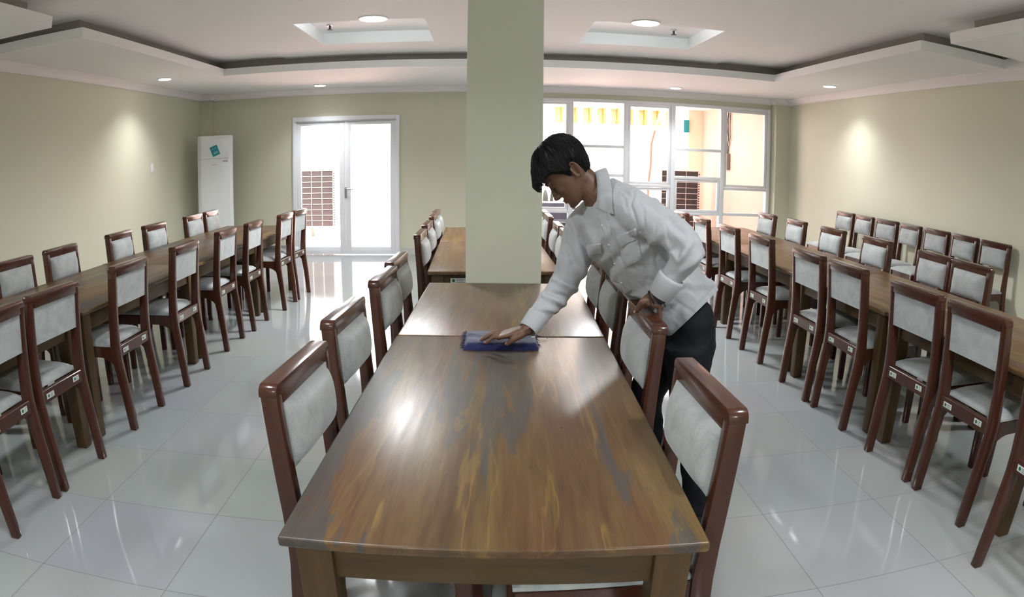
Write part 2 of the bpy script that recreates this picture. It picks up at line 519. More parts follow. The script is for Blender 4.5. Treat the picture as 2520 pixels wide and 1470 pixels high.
# ------------------------------------------------------------------ lamps
def round_light(name, x, y, z, r, label, group):
    t = tag(empty(name, (x, y, z)), label, 'ceiling light', group)
    MB().cyl((0, 0, -.012), r * 1.12, .012, 2, 32, r * 1.16).build('trim_ring', M['white_plastic'], t, smooth=True)
    MB().cyl((0, 0, -.016), r, .005, 2, 32).build('diffuser', M['lamp'], t, smooth=True)
    return t
def spot(x, y, z, e, size=R(118), blend=.7, rad=.14, color=(.96, .985, 1)):
    l = bpy.data.lights.new('lamp_light', 'SPOT')
    l.energy = e; l.spot_size = size; l.spot_blend = blend; l.shadow_soft_size = rad; l.color = color
    o = bpy.data.objects.new('lamp_light', l); COL.objects.link(o)
    o.location = (x, y, z - .03)
    return o
E_SOF, E_COF = 190, 420
for x, y, lb in ((-4.07, 7.88, 'round white downlight in the soffit by the left wall, making the left wall scallop'),
                 (-2.46, 9.85, 'round white downlight in the back soffit above the glazed double door'),
                 (2.76, 9.75, 'washed out round downlight in the back soffit above the window wall'),
                 (4.39, 7.95, 'round white downlight in the soffit by the right wall, making the right wall scallop')):
    round_light('downlight', x, y, ZS, .082, lb, 'downlights in the soffits')
    spot(x, y, ZS, E_SOF * .6, R(125), 1.0)
for x, y, lb in ((-1.035, 6.05, 'large round glowing lamp at the near rim of the left ceiling coffer'),
                 (1.43, 6.05, 'large round glowing lamp at the near rim of the right ceiling coffer')):
    round_light('coffer_lamp', x, y, zc, .118, lb, 'round lamps at the ceiling coffers')
    spot(x, y, zc, E_COF, R(160), .6, .24)
    l = bpy.data.lights.new('coffer_light', 'POINT'); l.energy = 9; l.shadow_soft_size = .05; l.color = (.93, .97, 1)
    o = bpy.data.objects.new('coffer_light', l); COL.objects.link(o); o.location = (x, y + .2, zc + .05)
# unseen lamps of the same kind, added over the camera and behind it
for x, y, k in ((-1.1, 1.2, .38), (1.45, 1.2, .38), (-1.1, -2.2, .8), (1.45, -2.2, .8)):
    spot(x, y, zc, E_COF * k, R(160), .6, .16)
for x, y in ((-4.07, 2.6), (4.39, 2.6), (-4.07, -1.2), (4.39, -1.2)):
    spot(x, y, ZS, E_SOF)
for x, y, side in ((-1.64, 6.92, 'left'), (1.95, 6.95, 'right')):
    t = tag(empty('sprinkler', (x, y, zc + .13)), 'small dark sprinkler head inside the %s ceiling coffer' % side, 'sprinkler', 'sprinklers in the ceiling coffers')
    MB().cyl((0, 0, -.012), .035, .012, 2, 16).build('flange', M['metal'], t)
    b = MB(); b.cyl((0, 0, -.05), .012, .038, 2, 10); b.cyl((0, 0, -.056), .03, .006, 2, 12); b.build('sprinkler_head', M['black'], t)

# ------------------------------------------------------------------ things on the walls and in the corner
t = tag(empty('wall_switch', (XL, 8.53, 1.468)), 'small white switch plate on the left wall', 'switch')
MB().box(0, .01, -.035, .035, -.06, .06).build('plate', M['white_plastic'], t, .003)
MB().box(.01, .016, -.02, .02, -.035, .035).build('rocker', M['white_plastic'], t, .002)

t = tag(empty('air_conditioner', (-4.13, 9.8, 0), R(20)), 'tall white floor standing air conditioner in the left back corner', 'air conditioner')
b = MB(); pr = [(-.275, -.14), (-.225, -.19), (.225, -.19), (.275, -.14), (.275, .17), (-.275, .17)]
b.prism(pr, 0, 1.905, 2); b.build('casing', M['white_plastic'], t, .008)
MB().box(-.215, .215, -.199, -.19, 1.56, 1.855).build('upper_panel', M['white_plastic'], t, .003)
lp = MB().box(-.215, .215, -.199, -.19, .08, 1.552).build('front_panel', M['white_plastic'], t, .003)
MB().box(.12, .2, -.2005, -.199, 1.505, 1.53).build('energy_label', M['grey_plastic'], t)
b = MB(); b.prism([(-.045, 1.463), (-.025, 1.463), (-.035, 1.48)], -.2005, -.199, 1)
for k in range(4): b.box(-.018 + k * .014, -.009 + k * .014, -.2005, -.199, 1.463, 1.475)
b.build('brand_mark', M['grey_plastic'], t)
MB().box(.02, .026, -.2005, -.199, 1.38, 1.386).build('indicator_lamp', M['white_plastic'], t)
c = tag(empty('card', (-4.13 + .2005 * math.sin(R(20)), 9.8 - .2005 * math.cos(R(20)), 1.675)), 'tilted teal card with white drawings taped to the tall air conditioner', 'card')
c.rotation_euler = (0, R(-22), R(20))
MB().box(-.06, .06, -.004, .0, -.075, .075).build('card_sheet', M['teal'], c)
b = MB()
b.tube([(-.035, -.005, .03), (-.02, -.005, .045), (-.01, -.005, .03)], .004, 6); b.tube([(.01, -.005, .03), (.025, -.005, .045), (.035, -.005, .03)], .004, 6)
b.tube([(-.03, -.005, -.03), (-.01, -.005, -.042), (.02, -.005, -.04), (.04, -.005, -.028), (.02, -.005, -.02), (-.01, -.005, -.022), (-.03, -.005, -.03)], .004, 6)
b.build('drawing', M['card_white'], c)

# ------------------------------------------------------------------ outside the glass
struct(box('ground_outside', M['terrace'], -9, 9, YB + .12, 20, -.1, -.02))
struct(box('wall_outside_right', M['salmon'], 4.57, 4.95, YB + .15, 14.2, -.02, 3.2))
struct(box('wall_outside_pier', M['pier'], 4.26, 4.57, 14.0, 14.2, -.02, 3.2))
struct(box('ceiling_outside', M['outer_white'], 3.4, 4.57, YB + .15, 14.2, 2.62, 2.75))
struct(box('trim_outside_step', M['terrace'], -3.4, 2.5, 14.6, 15.0, -.02, .12))
wo = MB()
NX = [1.6 + .318 * k for k in range(9)]
wo.box(-1, 6.5, 15.1, 15.35, 2.66, 3.6); wo.box(-1, 6.5, 15.1, 15.35, -.02, 2.3)
xs = [-1] + [v for n in NX for v in (n - .1, n + .1)] + [6.5]
for k in range(0, len(xs), 2): wo.box(xs[k], xs[k + 1], 15.1, 15.35, 2.3, 2.66)
wo_o = struct(wo.build('wall_outside_far', M['outer_white']))
for n in NX:
    MB().box(n - .1, n + .1, 15.34, 15.36, 2.3, 2.66).build('niche_back', M['pale_yellow'], wo_o)
    MB().box(n + .055, n + .1, 15.11, 15.34, 2.3, 2.66).build('niche_jamb', M['orange'], wo_o)

def condenser(x, y, wd, hh, z0, label):
    t = tag(empty('condenser_unit', (x, y, -.02)), label, 'condenser', 'outdoor condenser units')
    MB().box(-wd / 2, wd / 2, 0, .34, z0, z0 + hh).build('casing', M['condenser'], t, .01)
    b = MB().box(-wd / 2 + .02, wd / 2 - .06, -.012, 0, z0 + .03, z0 + hh - .03); gr = b.build('coil_panel', M['fin'], t)
    b = MB(); n = 10
    for k in range(n + 1):
        z = z0 + .03 + (hh - .06) * k / n; b.box(-wd / 2 + .02, wd / 2 - .06, -.02, -.013, z - .003, z + .003)
    for k in range(1, 3):
        xx = -wd / 2 + .02 + (wd - .08) * k / 3; b.box(xx - .003, xx + .003, -.02, -.013, z0 + .03, z0 + hh - .03)
    b.build('guard_wires', M['condenser'], gr)
    for k in range(22):
        z = z0 + .05 + (hh - .1) * k / 22; MB().box(wd / 2 - .045, wd / 2 - .02, -.006, .002, z, z + .022).build('vent_slot', M['fin'], t)
    for sx in (-.3, .3):
        MB().box(sx * wd - .06, sx * wd + .06, .02, .32, 0, z0).build('foot', M['salmon'], t, .005)
    return t
condenser(-3.27, 12.95, .72, 1.14, .18, 'dark finned condenser unit outside behind the left pane of the double door')
condenser(3.8, 12.95, .82, 1.16, .21, 'dark finned condenser unit outside behind the right part of the window wall')
M['box_grey'] = new_mat('box_grey', (.16, .13, .11), .5)
t = tag(empty('junction_box', (4.57, 12.34, 1.54)), 'grey box with looped cables on the salmon wall outside', 'electrical box')
MB().box(-.07, 0, -.1, .1, -.155, .155).build('box_body', M['box_grey'], t, .006)
b = MB()
for dx, dy in ((-.02, -.05), (-.03, .0), (-.025, .05)):
    b.tube([(dx, dy - .1, 1.0), (dx - .01, dy - .06 + .5 * dy, .7), (dx - .01, dy - .1, .45), (dx, dy * .6, .25), (dx, dy * .3, .14)], .009, 8)
b.build('cable', M['black'], t, smooth=True)
t = tag(empty('drain_pipe', (3.55, 14.2, 0)), 'thin pink pipe hanging in a bend outside the middle windows', 'pipe')
MB().tube([(.35, .3, 2.95), (.22, .3, 2.6), (.08, .25, 2.2), (-.02, .2, 1.85), (-.05, .1, 1.4), (-.12, 0, 1.0), (-.12, 0, .5), (-.12, 0, -.02)], .03, 10).build('pipe_run', M['pink_hose'], t, smooth=True)
t = tag(empty('teal_panel', (4.20, 13.96, 2.24)), 'narrow teal panel high up beside the salmon pier outside', 'panel')
MB().box(-.06, .06, 0, .04, -.11, .16).build('panel_sheet', M['teal'], t, .004)
# black seat with a planter seen through the lowest panes beside the column
t = tag(empty('sofa', (1.02, 11.55, -.02)), 'black leather seat outside the pane right of the column', 'sofa')
MB().box(-.55, .55, .28, .42, .1, .76).build('sofa_back', M['leather'], t, .04, 3)
MB().box(-.55, .55, -.25, .3, .1, .45).build('sofa_seat', M['leather'], t, .04, 3)
for sx in (-.45, .45):
    for sy in (-.2, .34): MB().box(sx - .03, sx + .03, sy - .03, sy + .03, 0, .1).build('foot', M['black'], t)
t = tag(empty('potted_cactus', (1.12, 12.35, -.02)), 'grey green cactus in a pot behind the black seat outside', 'plant')
MB().cyl((0, 0, 0), .12, .56, 2, 20, .15).build('pot', M['planter'], t, smooth=True)
for dx, h, r in ((-.045, .42, .055), (.06, .46, .03)):
    b = MB(); b.tube([(dx, 0, .5)] + [(dx + (.02 * k / 6 if dx > 0 else 0), 0, .52 + h * k / 6) for k in range(7)], [r * .7, r * .8, r, r * 1.02, r, r * .93, r * .75, r * .3], 12)
    b.build('stem', M['cactus'], t, smooth=True)
# ------------------------------------------------------------------ tables
TOP = .745
def make_table(L, W=.883, top='table_top', seed=0):
    t = empty('dining_table')
    b = MB().box(-W / 2, W / 2, -L / 2, L / 2, .72, TOP)
    b.build('tabletop', M[top], t, .006, 3)
    for sx in (-1, 1):
        for sy in (-1, 1):
            cx, cy = sx * (W / 2 - .065), sy * (L / 2 - .075)
            a, c = .041, .034
            vs = []
            for z, r in ((0, c), (.55, a), (.72, a)):
                vs.append([(cx + r * u, cy + r * v, z) for u, v in ((-1, -1), (1, -1), (1, 1), (-1, 1))])
            MB().loft(vs).build('leg', M['table_leg'], t, .007, 2)
    x0 = W / 2 - .105; y0 = L / 2 - .115
    for sy in (-1, 1):
        y = sy * (L / 2 - .06); MB().box(-x0, x0, y - .013, y + .013, .622, .72).build('apron', M['apron'], t, .003)
    for sx in (-1, 1):
        x = sx * (W / 2 - .05); MB().box(x - .013, x + .013, -y0, y0, .622, .72).build('apron', M['apron'], t, .003)
    return t
TG = 'long rows of wooden dining tables'
def place_table(x, y, L, rz, label, top='table_top', W=.883):
    t = make_table(L - .004, W, top)
    t.location = (x, y, 0); t.rotation_euler = (0, 0, R(rz))
    return tag(t, label, 'table', TG)
place_table(.037, 1.955, 1.63, -1.78, 'big worn glossy wooden table with grey streaks, the blue cloth lying on it')
place_table(.084, 3.395, 1.23, -1.78, 'short honey brown table standing between the big worn table and the column', 'table_top_clean')
ft = place_table(.044, 5.245, 1.63, .9, 'wooden table right behind the column, its edge showing white stickers', 'table_top_clean')
place_table(.02, 6.68, 1.22, .9, 'wooden table of the middle row farther behind the column', 'table_top_clean')
place_table(-2.615, 2.24, 1.63, 0, 'wooden table cut off by the left edge of the photo')
place_table(-2.605, 3.875, 1.63, 0, 'second wooden table from the camera in the row along the left wall')
place_table(-2.615, 5.49, 1.6, 0, 'third wooden table from the camera in the row along the left wall')
place_table(-2.62, 6.94, 1.3, 0, 'last wooden table of the left wall row, towards the tall air conditioner', 'table_top_clean')
place_table(2.625, 2.49, 1.3, 0, 'wooden table cut off by the right edge of the photo', 'table_top_clean')
place_table(2.612, 3.765, 1.25, 0, 'second wooden table from the camera in the row along the right wall', 'table_top_clean')
place_table(2.62, 5.205, 1.63, 0, 'third wooden table from the camera in the row along the right wall', 'table_top_clean')
place_table(2.625, 6.835, 1.63, 0, 'last wooden table of the right wall row, towards the window wall', 'table_top_clean')
def sticker(parent, w, h, emblem_right=False):
    """white asset sticker in the x-z plane facing -y, made around its own origin"""
    s = MB().box(-w / 2, w / 2, -.0012, 0, -h / 2, h / 2).build('asset_sticker', M['sticker'], parent)
    ex = -w / 2 + h * .62
    r = h * .36
    pent = [(ex + r * math.sin(2 * math.pi * k / 5), r * math.cos(2 * math.pi * k / 5)) for k in range(5)]
    MB().prism(pent, -.0018, -.0012, 1).build('emblem', M['green'], s)
    b = MB()
    for k in range(3):
        b.box(ex + r * 1.5, w / 2 - h * .2 - (k % 2) * w * .12, -.0018, -.0012, h * (.22 - .26 * k) - h * .05, h * (.22 - .26 * k) + h * .05)
    b.build('print_lines', M['print'], s)
    return s
for x, wd in ((-.24, .1), (-.10, .08)):
    s = sticker(ft, wd, .032); s.location = (x, -.77, .675)

# ------------------------------------------------------------------ chairs (facing local +y)
HW = .222
REAR = [(0, -.222), (.12, -.214), (.25, -.203), (.36, -.190), (.43, -.182), (.50, -.179), (.60, -.181), (.75, -.190), (.88, -.199), (.926, -.202)]
THK = [.044, .046, .049, .054, .058, .058, .052, .048, .046, .045]
def interp(z, k):
    for (z0, a0), (z1, a1), t0, t1 in zip(REAR, REAR[1:], THK, THK[1:]):
        if z0 <= z <= z1:
            u = (z - z0) / (z1 - z0)
            return (a0 + (a1 - a0) * u) if k == 0 else (t0 + (t1 - t0) * u)
    return REAR[-1][1] if k == 0 else THK[-1]
def pillow(x0, x1, z0, z1, yb, depth, nx=14, nz=10, flat=0.):
    """back cushion: flat face at yb, swelling towards +y"""
    b = MB(); vs = []; fs = []
    for j in range(nz + 1):
        for i in range(nx + 1):
            u = -1 + 2 * i / nx; v = -1 + 2 * j / nz
            h = (1 - abs(u) ** 5) ** .5 * (1 - abs(v) ** 2.6) ** .62
            z = z0 + (z1 - z0) * (j / nz)
            vs.append((x0 + (x1 - x0) * i / nx, yb(z) + depth * h, z))
    n1 = nx + 1
    for j in range(nz):
        for i in range(nx):
            fs.append((j * n1 + i, j * n1 + i + 1, (j + 1) * n1 + i + 1, (j + 1) * n1 + i))
    o = len(vs)
    for j in range(nz + 1):
        for i in range(nx + 1):
            z = z0 + (z1 - z0) * (j / nz); vs.append((x0 + (x1 - x0) * i / nx, yb(z) - .042, z))
    for j in range(nz):
        for i in range(nx):
            fs.append((o + j * n1 + i, o + (j + 1) * n1 + i, o + (j + 1) * n1 + i + 1, o + j * n1 + i + 1))
    rim = [i for i in range(n1)] + [j * n1 + nx for j in range(1, nz + 1)] + [nz * n1 + i for i in range(nx - 1, -1, -1)] + [j * n1 for j in range(nz - 1, 0, -1)]
    for a, c in zip(rim, rim[1:] + rim[:1]):
        fs.append((a, o + a, o + c, c))
    b.add(vs, fs)
    return b
def seat_pad(x0, x1, y0, y1, z0, crown, n=14):
    b = MB(); vs = []; fs = []; n1 = n + 1
    for j in range(n1):
        for i in range(n1):
            u = -1 + 2 * i / n; v = -1 + 2 * j / n
            h = ((1 - abs(u) ** 4) * (1 - abs(v) ** 4)) ** .5
            vs.append((x0 + (x1 - x0) * i / n, y0 + (y1 - y0) * j / n, z0 + .012 + crown * h))
    for j in range(n):
        for i in range(n):
            fs.append((j * n1 + i, j * n1 + i + 1, (j + 1) * n1 + i + 1, (j + 1) * n1 + i))
    o = len(vs)
    rim = [i for i in range(n1)] + [j * n1 + n for j in range(1, n1)] + [n * n1 + i for i in range(n - 1, -1, -1)] + [j * n1 for j in range(n - 1, 0, -1)]
    for a in rim:
        x, y, _ = vs[a]; vs.append((x, y, z0))
    m = len(rim)
    for k in range(m):
        fs.append((rim[k], o + k, o + (k + 1) % m, rim[(k + 1) % m]))
    fs.append(tuple(o + k for k in range(m)))
    b.add(vs, fs)
    return b
def make_chair():
    t = empty('dining_chair')
    for sx in (-1, 1):
        xa, xb = (HW - .04, HW) if sx > 0 else (-HW, -HW + .04)
        out = [(a, z) for z, a in REAR] + [(a + k, z) for (z, a), k in reversed(list(zip(REAR, THK)))]
        # prism over non-convex outline as stacked quads keeps the side faces clean
        rings = [[(xa, a, z), (xb, a, z), (xb, a + k, z), (xa, a + k, z)] for (z, a), k in zip(REAR, THK)]
        MB().loft(rings).build('leg', M['chair'], t, .005, 2)
        x = sx * (HW - .027)
        rings = [[(x + r * u, .290 + r * v, z) for u, v in ((-1, -1), (1, -1), (1, 1), (-1, 1))] for z, r in ((0, .018), (.30, .021), (.495, .022))]
        MB().loft(rings).build('leg', M['chair'], t, .004, 2)
        # side rail with rounded brackets into both legs
        yr, yf, zt, zb = -.152, .275, .495, .432
        prof_ = []
        for k in range(9):
            a = math.pi / 2 * k / 8; prof_.append((yr + .12 * (1 - math.cos(a)), .325 + (zb - .325) * math.sin(a)))
        for k in range(9):
            a = math.pi / 2 * (1 - k / 8); prof_.append((yf - .06 * (1 - math.cos(a)), .375 + (zb - .375) * math.sin(a)))
        xs = (HW - .035, HW - .008) if sx > 0 else (-HW + .008, -HW + .035)
        MB().loft([[(xs[0], y, z), (xs[1], y, z), (xs[1], y, zt), (xs[0], y, zt)] for y, z in prof_]).build('side_rail', M['chair'], t, .0015, 1)
    # top rail capping both posts with rounded corners
    r = .024; hw = HW
    pts = [(-hw, .922)]
    for k in range(6):
        a = math.pi / 2 * k / 5; pts.append((-hw + r * (1 - math.cos(a)), .955 - r + r * math.sin(a)))
    for k in range(6):
        a = math.pi / 2 * (1 - k / 5); pts.append((hw - r * (1 - math.cos(a)), .955 - r + r * math.sin(a)))
    pts += [(hw, .922), (hw - .04, .922), (hw - .04, .896), (-hw + .04, .896), (-hw + .04, .922)]
    MB().prism(pts, -.206, -.156, 1).build('top_rail', M['chair'], t, .0032, 2)
    MB().box(-HW + .04, HW - .04, -.176, -.15, .436, .50).build('rear_rail', M['chair'], t, .003, 1)
    MB().box(-HW + .05, HW - .05, .277, .305, .432, .495).build('front_rail', M['chair'], t, .003, 1)
    yb = lambda z: interp(z, 0) + interp(z, 1)
    pillow(-HW + .0405, HW - .0405, .722, .896, yb, .034).build('back_cushion', M['fabric'], t, smooth=True)
    seat_pad(-HW + .012, HW - .012, -.125, .318, .496, .036).build('seat_cushion', M['fabric'], t, smooth=True)
    for x, wd in ((.12, .055), (-.125, .065)):
        s = sticker(t, wd, .026); s.location = (x, -.1765, .466 + (.006 if x > 0 else 0))
    return t
proto = make_chair()
first = [True]
ordw = ['nearest', 'second', 'third', 'fourth', 'fifth', 'sixth', 'seventh', 'eighth']
def chair(x, y, rz, label, group):
    c = proto if first[0] else copy_tree(proto)
    first[0] = False
    c.location = (x, y, 0); c.rotation_euler = (0, 0, R(rz))
    return tag(c, label, 'chair', group)
G1, G2, G3, G4, G5, G6, G7 = ('chairs on the aisle side of the left table row', 'chairs between the left table row and the left wall',
    'chairs on the aisle side of the right table row', 'chairs on the wall side of the right table row', 'chairs lined up against the right wall',
    'chairs at the middle tables in front of the column', 'chairs at the middle tables behind the column')
LA = [(2.17, 92.5), (2.665, 89.5), (3.485, 91), (4.285, 91.5), (5.167, 91.5), (5.82, 91), (6.66, 90), (7.19, 88)]
lax = [-2.235, -2.245, -2.255, -2.25, -2.28, -2.265, -2.215, -2.21]
for k, (y, a) in enumerate(LA):
    lb = 'chair with its back to the aisle at the left table row, %s from the camera' % ordw[k]
    if k == 0: lb = 'chair cut off by the left edge of the photo, its back towards the aisle'
    if k == 7: lb = 'aisle side chair of the left table row standing farthest back, before the glazed door'
    chair(lax[k], y, a, lb, G1)
for k, y in enumerate((3.58, 4.2, 5.12, 5.80, 6.73, 7.24)):
    lb = 'chair facing us between the left wall and its table row, %s from the camera' % ordw[k]
    if k == 5: lb = 'pink glinting brown chair in front of the tall air conditioner, last by the left wall'
    chair(-2.945, y, -90 + (-2, 1, 2, -1, 0, 2)[k], lb, G2)
RA = [(1.53, -92, 2.16), (2.262, -90, 2.305), (2.768, -89, 2.298), (3.49, -90, 2.292), (4.008, -90.5, 2.285), (4.86, -90, 2.294), (5.61, -90, 2.30), (6.41, -90, 2.302), (7.12, -90, 2.30)]
for k, (y, a, x) in enumerate(RA):
    if k == 0: lb = 'chair cut off by the right edge of the photo, its back towards the aisle'
    elif k == 8: lb = 'aisle side chair of the right table row standing farthest back, beside the white shirt'
    else: lb = 'chair with its back to the aisle at the right table row, %s from the camera' % ordw[k]
    chair(x - .012, y, a, lb, G3)
for k, (y, x) in enumerate(((3.585, 3.05), (4.045, 3.05), (4.90, 3.055), (5.68, 3.04), (6.46, 3.02), (7.2, 3.0))):
    lb = 'chair facing us across the right table row, %s from the camera on its wall side' % ordw[k]
    if k == 5: lb = 'chair with pink glinting frame across the right table row, closest to the window wall'
    chair(x, y, 90 + (1, -1, 1, 2, -1, 1)[k], lb, G4)
for k, (y, x) in enumerate(((4.96, 4.6), (5.48, 4.605), (5.97, 4.59), (6.48, 4.57), (6.98, 4.57), (7.52, 4.555), (8.03, 4.56))):
    lb = 'chair standing against the right wall, %s from the camera in the line of seven' % ordw[k]
    if k == 6: lb = 'farthest chair of the line of seven against the right wall, half hidden by the next'
    chair(x, y, 90 + (2, -1, 1, -2, 4, -1, 1)[k], lb, G5)
TR = -1.8
chair(-.335, 1.71, -90 + TR - 2.5, 'big chair at the near left corner of the big worn table', G6)
chair(-.335, 2.372, -90 + TR - 2.5, 'second chair from the camera along the left side of the big worn table', G6)
chair(-.30, 3.125, -90 + TR - 2, 'brown chair left of the short table, the nearer of two there', G6)
chair(-.305, 3.645, -90 + TR - 1.5, 'brown chair left of the short table, the farther of two there', G6)
chair(.375, 1.548, 90 + TR + 3, 'big chair at the near right corner of the big worn table', G6)
chair(.397, 2.342, 90 + TR + 1.2, 'chair right of the big worn table with the hand of the man on its back', G6)
chair(.437, 3.13, 90 + TR, 'brown chair right of the short table, nearer one, mostly behind the man', G6)
chair(.44, 3.60, 90 + TR, 'brown chair right of the short table, farther one, mostly behind the man', G6)
for k, y in enumerate((4.92, 5.62, 6.44, 6.925)):
    chair(-.295 - .01 * k, y, -90 + 1 - 2, 'chair at the left side of the tables behind the column, %s from the camera' % ordw[k], G7)
for k, y in enumerate((5.05, 5.58, 6.44, 6.925)):
    chair(.415, y, 90 + 1 - 1, 'chair at the right side of the tables behind the column, %s from the camera' % ordw[k], G7)
# ------------------------------------------------------------------ the man wiping the table
CAMM = cam_o.matrix_world.to_3x3()
def ray(px, py):
    """direction seen at a point of the photograph"""
    x, y = px - 1260, 669.3 - py
    r = math.hypot(x, y); th = 2 * math.asin(r / (2 * 1679.75)); s = math.sin(th) / max(r, 1e-9)
    return CAMM @ Vector((x * s, y * s, -math.cos(th)))
def P(px, py, y):
    d = ray(px, py); return d * (y / d.y) + Vector((0, 0, EYE))
def PZ(px, py, z):
    d = ray(px, py); return d * ((z - EYE) / d.z) + Vector((0, 0, EYE))

def ring(c, u, v, ru, rv, n=28, p=2.0):
    out = []
    for k in range(n):
        a = 2 * math.pi * k / n; ca, sa = math.cos(a), math.sin(a)
        out.append(c + u * ru * math.copysign(abs(ca) ** (2 / p), ca) + v * rv * math.copysign(abs(sa) ** (2 / p), sa))
    return out
def smooth_path(pts, rad, sub=6):
    """Catmull-Rom through points and radii"""
    P_, R_ = [], []
    n = len(pts)
    for i in range(n - 1):
        p0, p1, p2, p3 = pts[max(i - 1, 0)], pts[i], pts[i + 1], pts[min(i + 2, n - 1)]
        for k in range(sub):
            t = k / sub
            P_.append(.5 * (2 * p1 + (p2 - p0) * t + (2 * p0 - 5 * p1 + 4 * p2 - p3) * t * t + (3 * p1 - p0 - 3 * p2 + p3) * t ** 3))
            R_.append(rad[i] + (rad[i + 1] - rad[i]) * (t * t * (3 - 2 * t)))
    P_.append(pts[-1]); R_.append(rad[-1])
    return P_, R_
def limb(mb, pts, rad, n=16, sub=6, tip=True):
    p, r = smooth_path(pts, rad, sub)
    if tip:   # round the far end
        d = (p[-1] - p[-2]).normalized(); e = p[-1]; q = r[-1]
        for k in (1, 2, 3):
            a = math.pi / 2 * k / 3.3; p.append(e + d * q * math.sin(a)); r.append(q * math.cos(a))
    mb.tube(p, r, n)
def ball(mb, c, rx, ry, rz, rot=None, n=16, m=10):
    rings = []
    for j in range(1, m):
        a = math.pi * j / m
        rings.append([Vector((rx * math.sin(a) * math.cos(2 * math.pi * k / n), ry * math.sin(a) * math.sin(2 * math.pi * k / n), rz * math.cos(a))) for k in range(n)])
    if rot: rings = [[rot @ v for v in r] for r in rings]
    mb.loft([[c + v for v in r] for r in rings])
def remesh(mb, name, voxel, mat, parent, smooth=3, fn=None):
    me = mb.mesh(name)
    o = bpy.data.objects.new('temporary_shape', me); COL.objects.link(o)
    md = o.modifiers.new('r', 'REMESH'); md.mode = 'VOXEL'; md.voxel_size = voxel
    if smooth:
        s = o.modifiers.new('s', 'SMOOTH'); s.factor = .5; s.iterations = smooth
    dg = bpy.context.evaluated_depsgraph_get()
    out = bpy.data.meshes.new_from_object(o.evaluated_get(dg))
    bpy.data.objects.remove(o); bpy.data.meshes.remove(me)
    if fn:
        fn(out)
    out.name = name
    out.materials.clear(); out.materials.append(mat)
    for p in out.polygons: p.use_smooth = True
    r = bpy.data.objects.new(name, out); COL.objects.link(r)
    r.parent = parent
    if parent: r.matrix_parent_inverse = Matrix.Translation(-parent.location)
    return r
def under(o, parent):
    """keep world coordinates under a parent that stands elsewhere"""
    o.parent = parent; o.matrix_parent_inverse = Matrix.Translation(-Vector(ROOT.location)) if parent == ROOT else Matrix()
    return o

def skin_mat():
    m = new_mat('skin', (.16, .08, .05), .5, .4)
    t = NT(m)
    n = t.noise(t.coord(), 22, 4)
    t.col(t.mix(n, (.105, .051, .032), (.145, .074, .048)))
    t.b.inputs['Subsurface Weight'].default_value = .08
    t.b.inputs['Subsurface Radius'].default_value = (.01, .004, .002)
    t.bump(t.noise(t.coord(), 300, 2), .06, .001)
    return m
M['skin'] = skin_mat()
M['nail'] = new_mat('fingernail', (.42, .26, .21), .3)
def shirt_mat():
    m = new_mat('white_shirt_cotton', (.38, .39, .415), .8, .25)
    t = NT(m)
    n = t.noise(t.coord(), 9, 5, .6)
    t.col(t.mix(n, (.36, .37, .395), (.42, .43, .455)))
    t.b.inputs['Sheen Weight'].default_value = .2
    t.bump(t.noise(t.coord(), 130, 3), .1, .002)
    return m
M['shirt'] = shirt_mat()
M['trousers'] = new_mat('black_trousers', (.007, .008, .012), .8, .25)
M['shoe'] = new_mat('black_shoe', (.008, .008, .009), .4)
M['hair'] = new_mat('black_hair', (.003, .0028, .0034), .5, .22)
M['button'] = new_mat('shirt_button', (.7, .7, .7), .3)

ROOT = tag(empty('person', (.84, 2.52, 0)), 'man in white shirt and black trousers bending over the table to wipe it', 'person')
V = Vector
# ---- head, in its own frame: x forward, y to the man's left, z up, origin between the ears
HEAD_T = [(-.118, .078, .030, .018), (-.110, .090, .012, .034), (-.098, .092, -.010, .046), (-.082, .088, -.035, .054), (-.064, .087, -.056, .060), (-.045, .088, -.070, .065),
          (-.022, .088, -.082, .070), (.0, .086, -.090, .0735), (.020, .092, -.095, .0755), (.045, .094, -.097, .076), (.07, .088, -.092, .0725), (.092, .073, -.079, .063), (.108, .05, -.06, .048), (.119, .02, -.034, .028), (.1225, -.003, -.014, .01)]
def head_at(z):
    z = max(HEAD_T[0][0], min(HEAD_T[-1][0], z))
    for a, b in zip(HEAD_T, HEAD_T[1:]):
        if a[0] <= z <= b[0]:
            t = (z - a[0]) / (b[0] - a[0]); return tuple(a[i] + (b[i] - a[i]) * t for i in (1, 2, 3))
def head_pt(az, z, grow=0.):
    f, k, w = head_at(z)
    cx = .35 * f + .65 * k if False else (f + k) / 2
    ca, sa = math.cos(az), math.sin(az)
    a = (f - k) / 2
    q = 2 / 2.25
    return V((cx + (a + grow) * math.copysign(abs(ca) ** q, ca), (w + grow) * math.copysign(abs(sa) ** q, sa), z))
HROT = Matrix.Rotation(R(180 - 9), 3, 'Z') @ Matrix.Rotation(R(50), 3, 'Y') @ Matrix.Rotation(R(2), 3, 'X')
HP = P(1357, 463, 2.585) - HROT @ V((.088, 0, 0))
def hw_(v): return HP + HROT @ v
body = MB()
hd = MB()
hd.loft([[head_pt(2 * math.pi * k / 40, z) for k in range(40)] for z, *_ in HEAD_T])
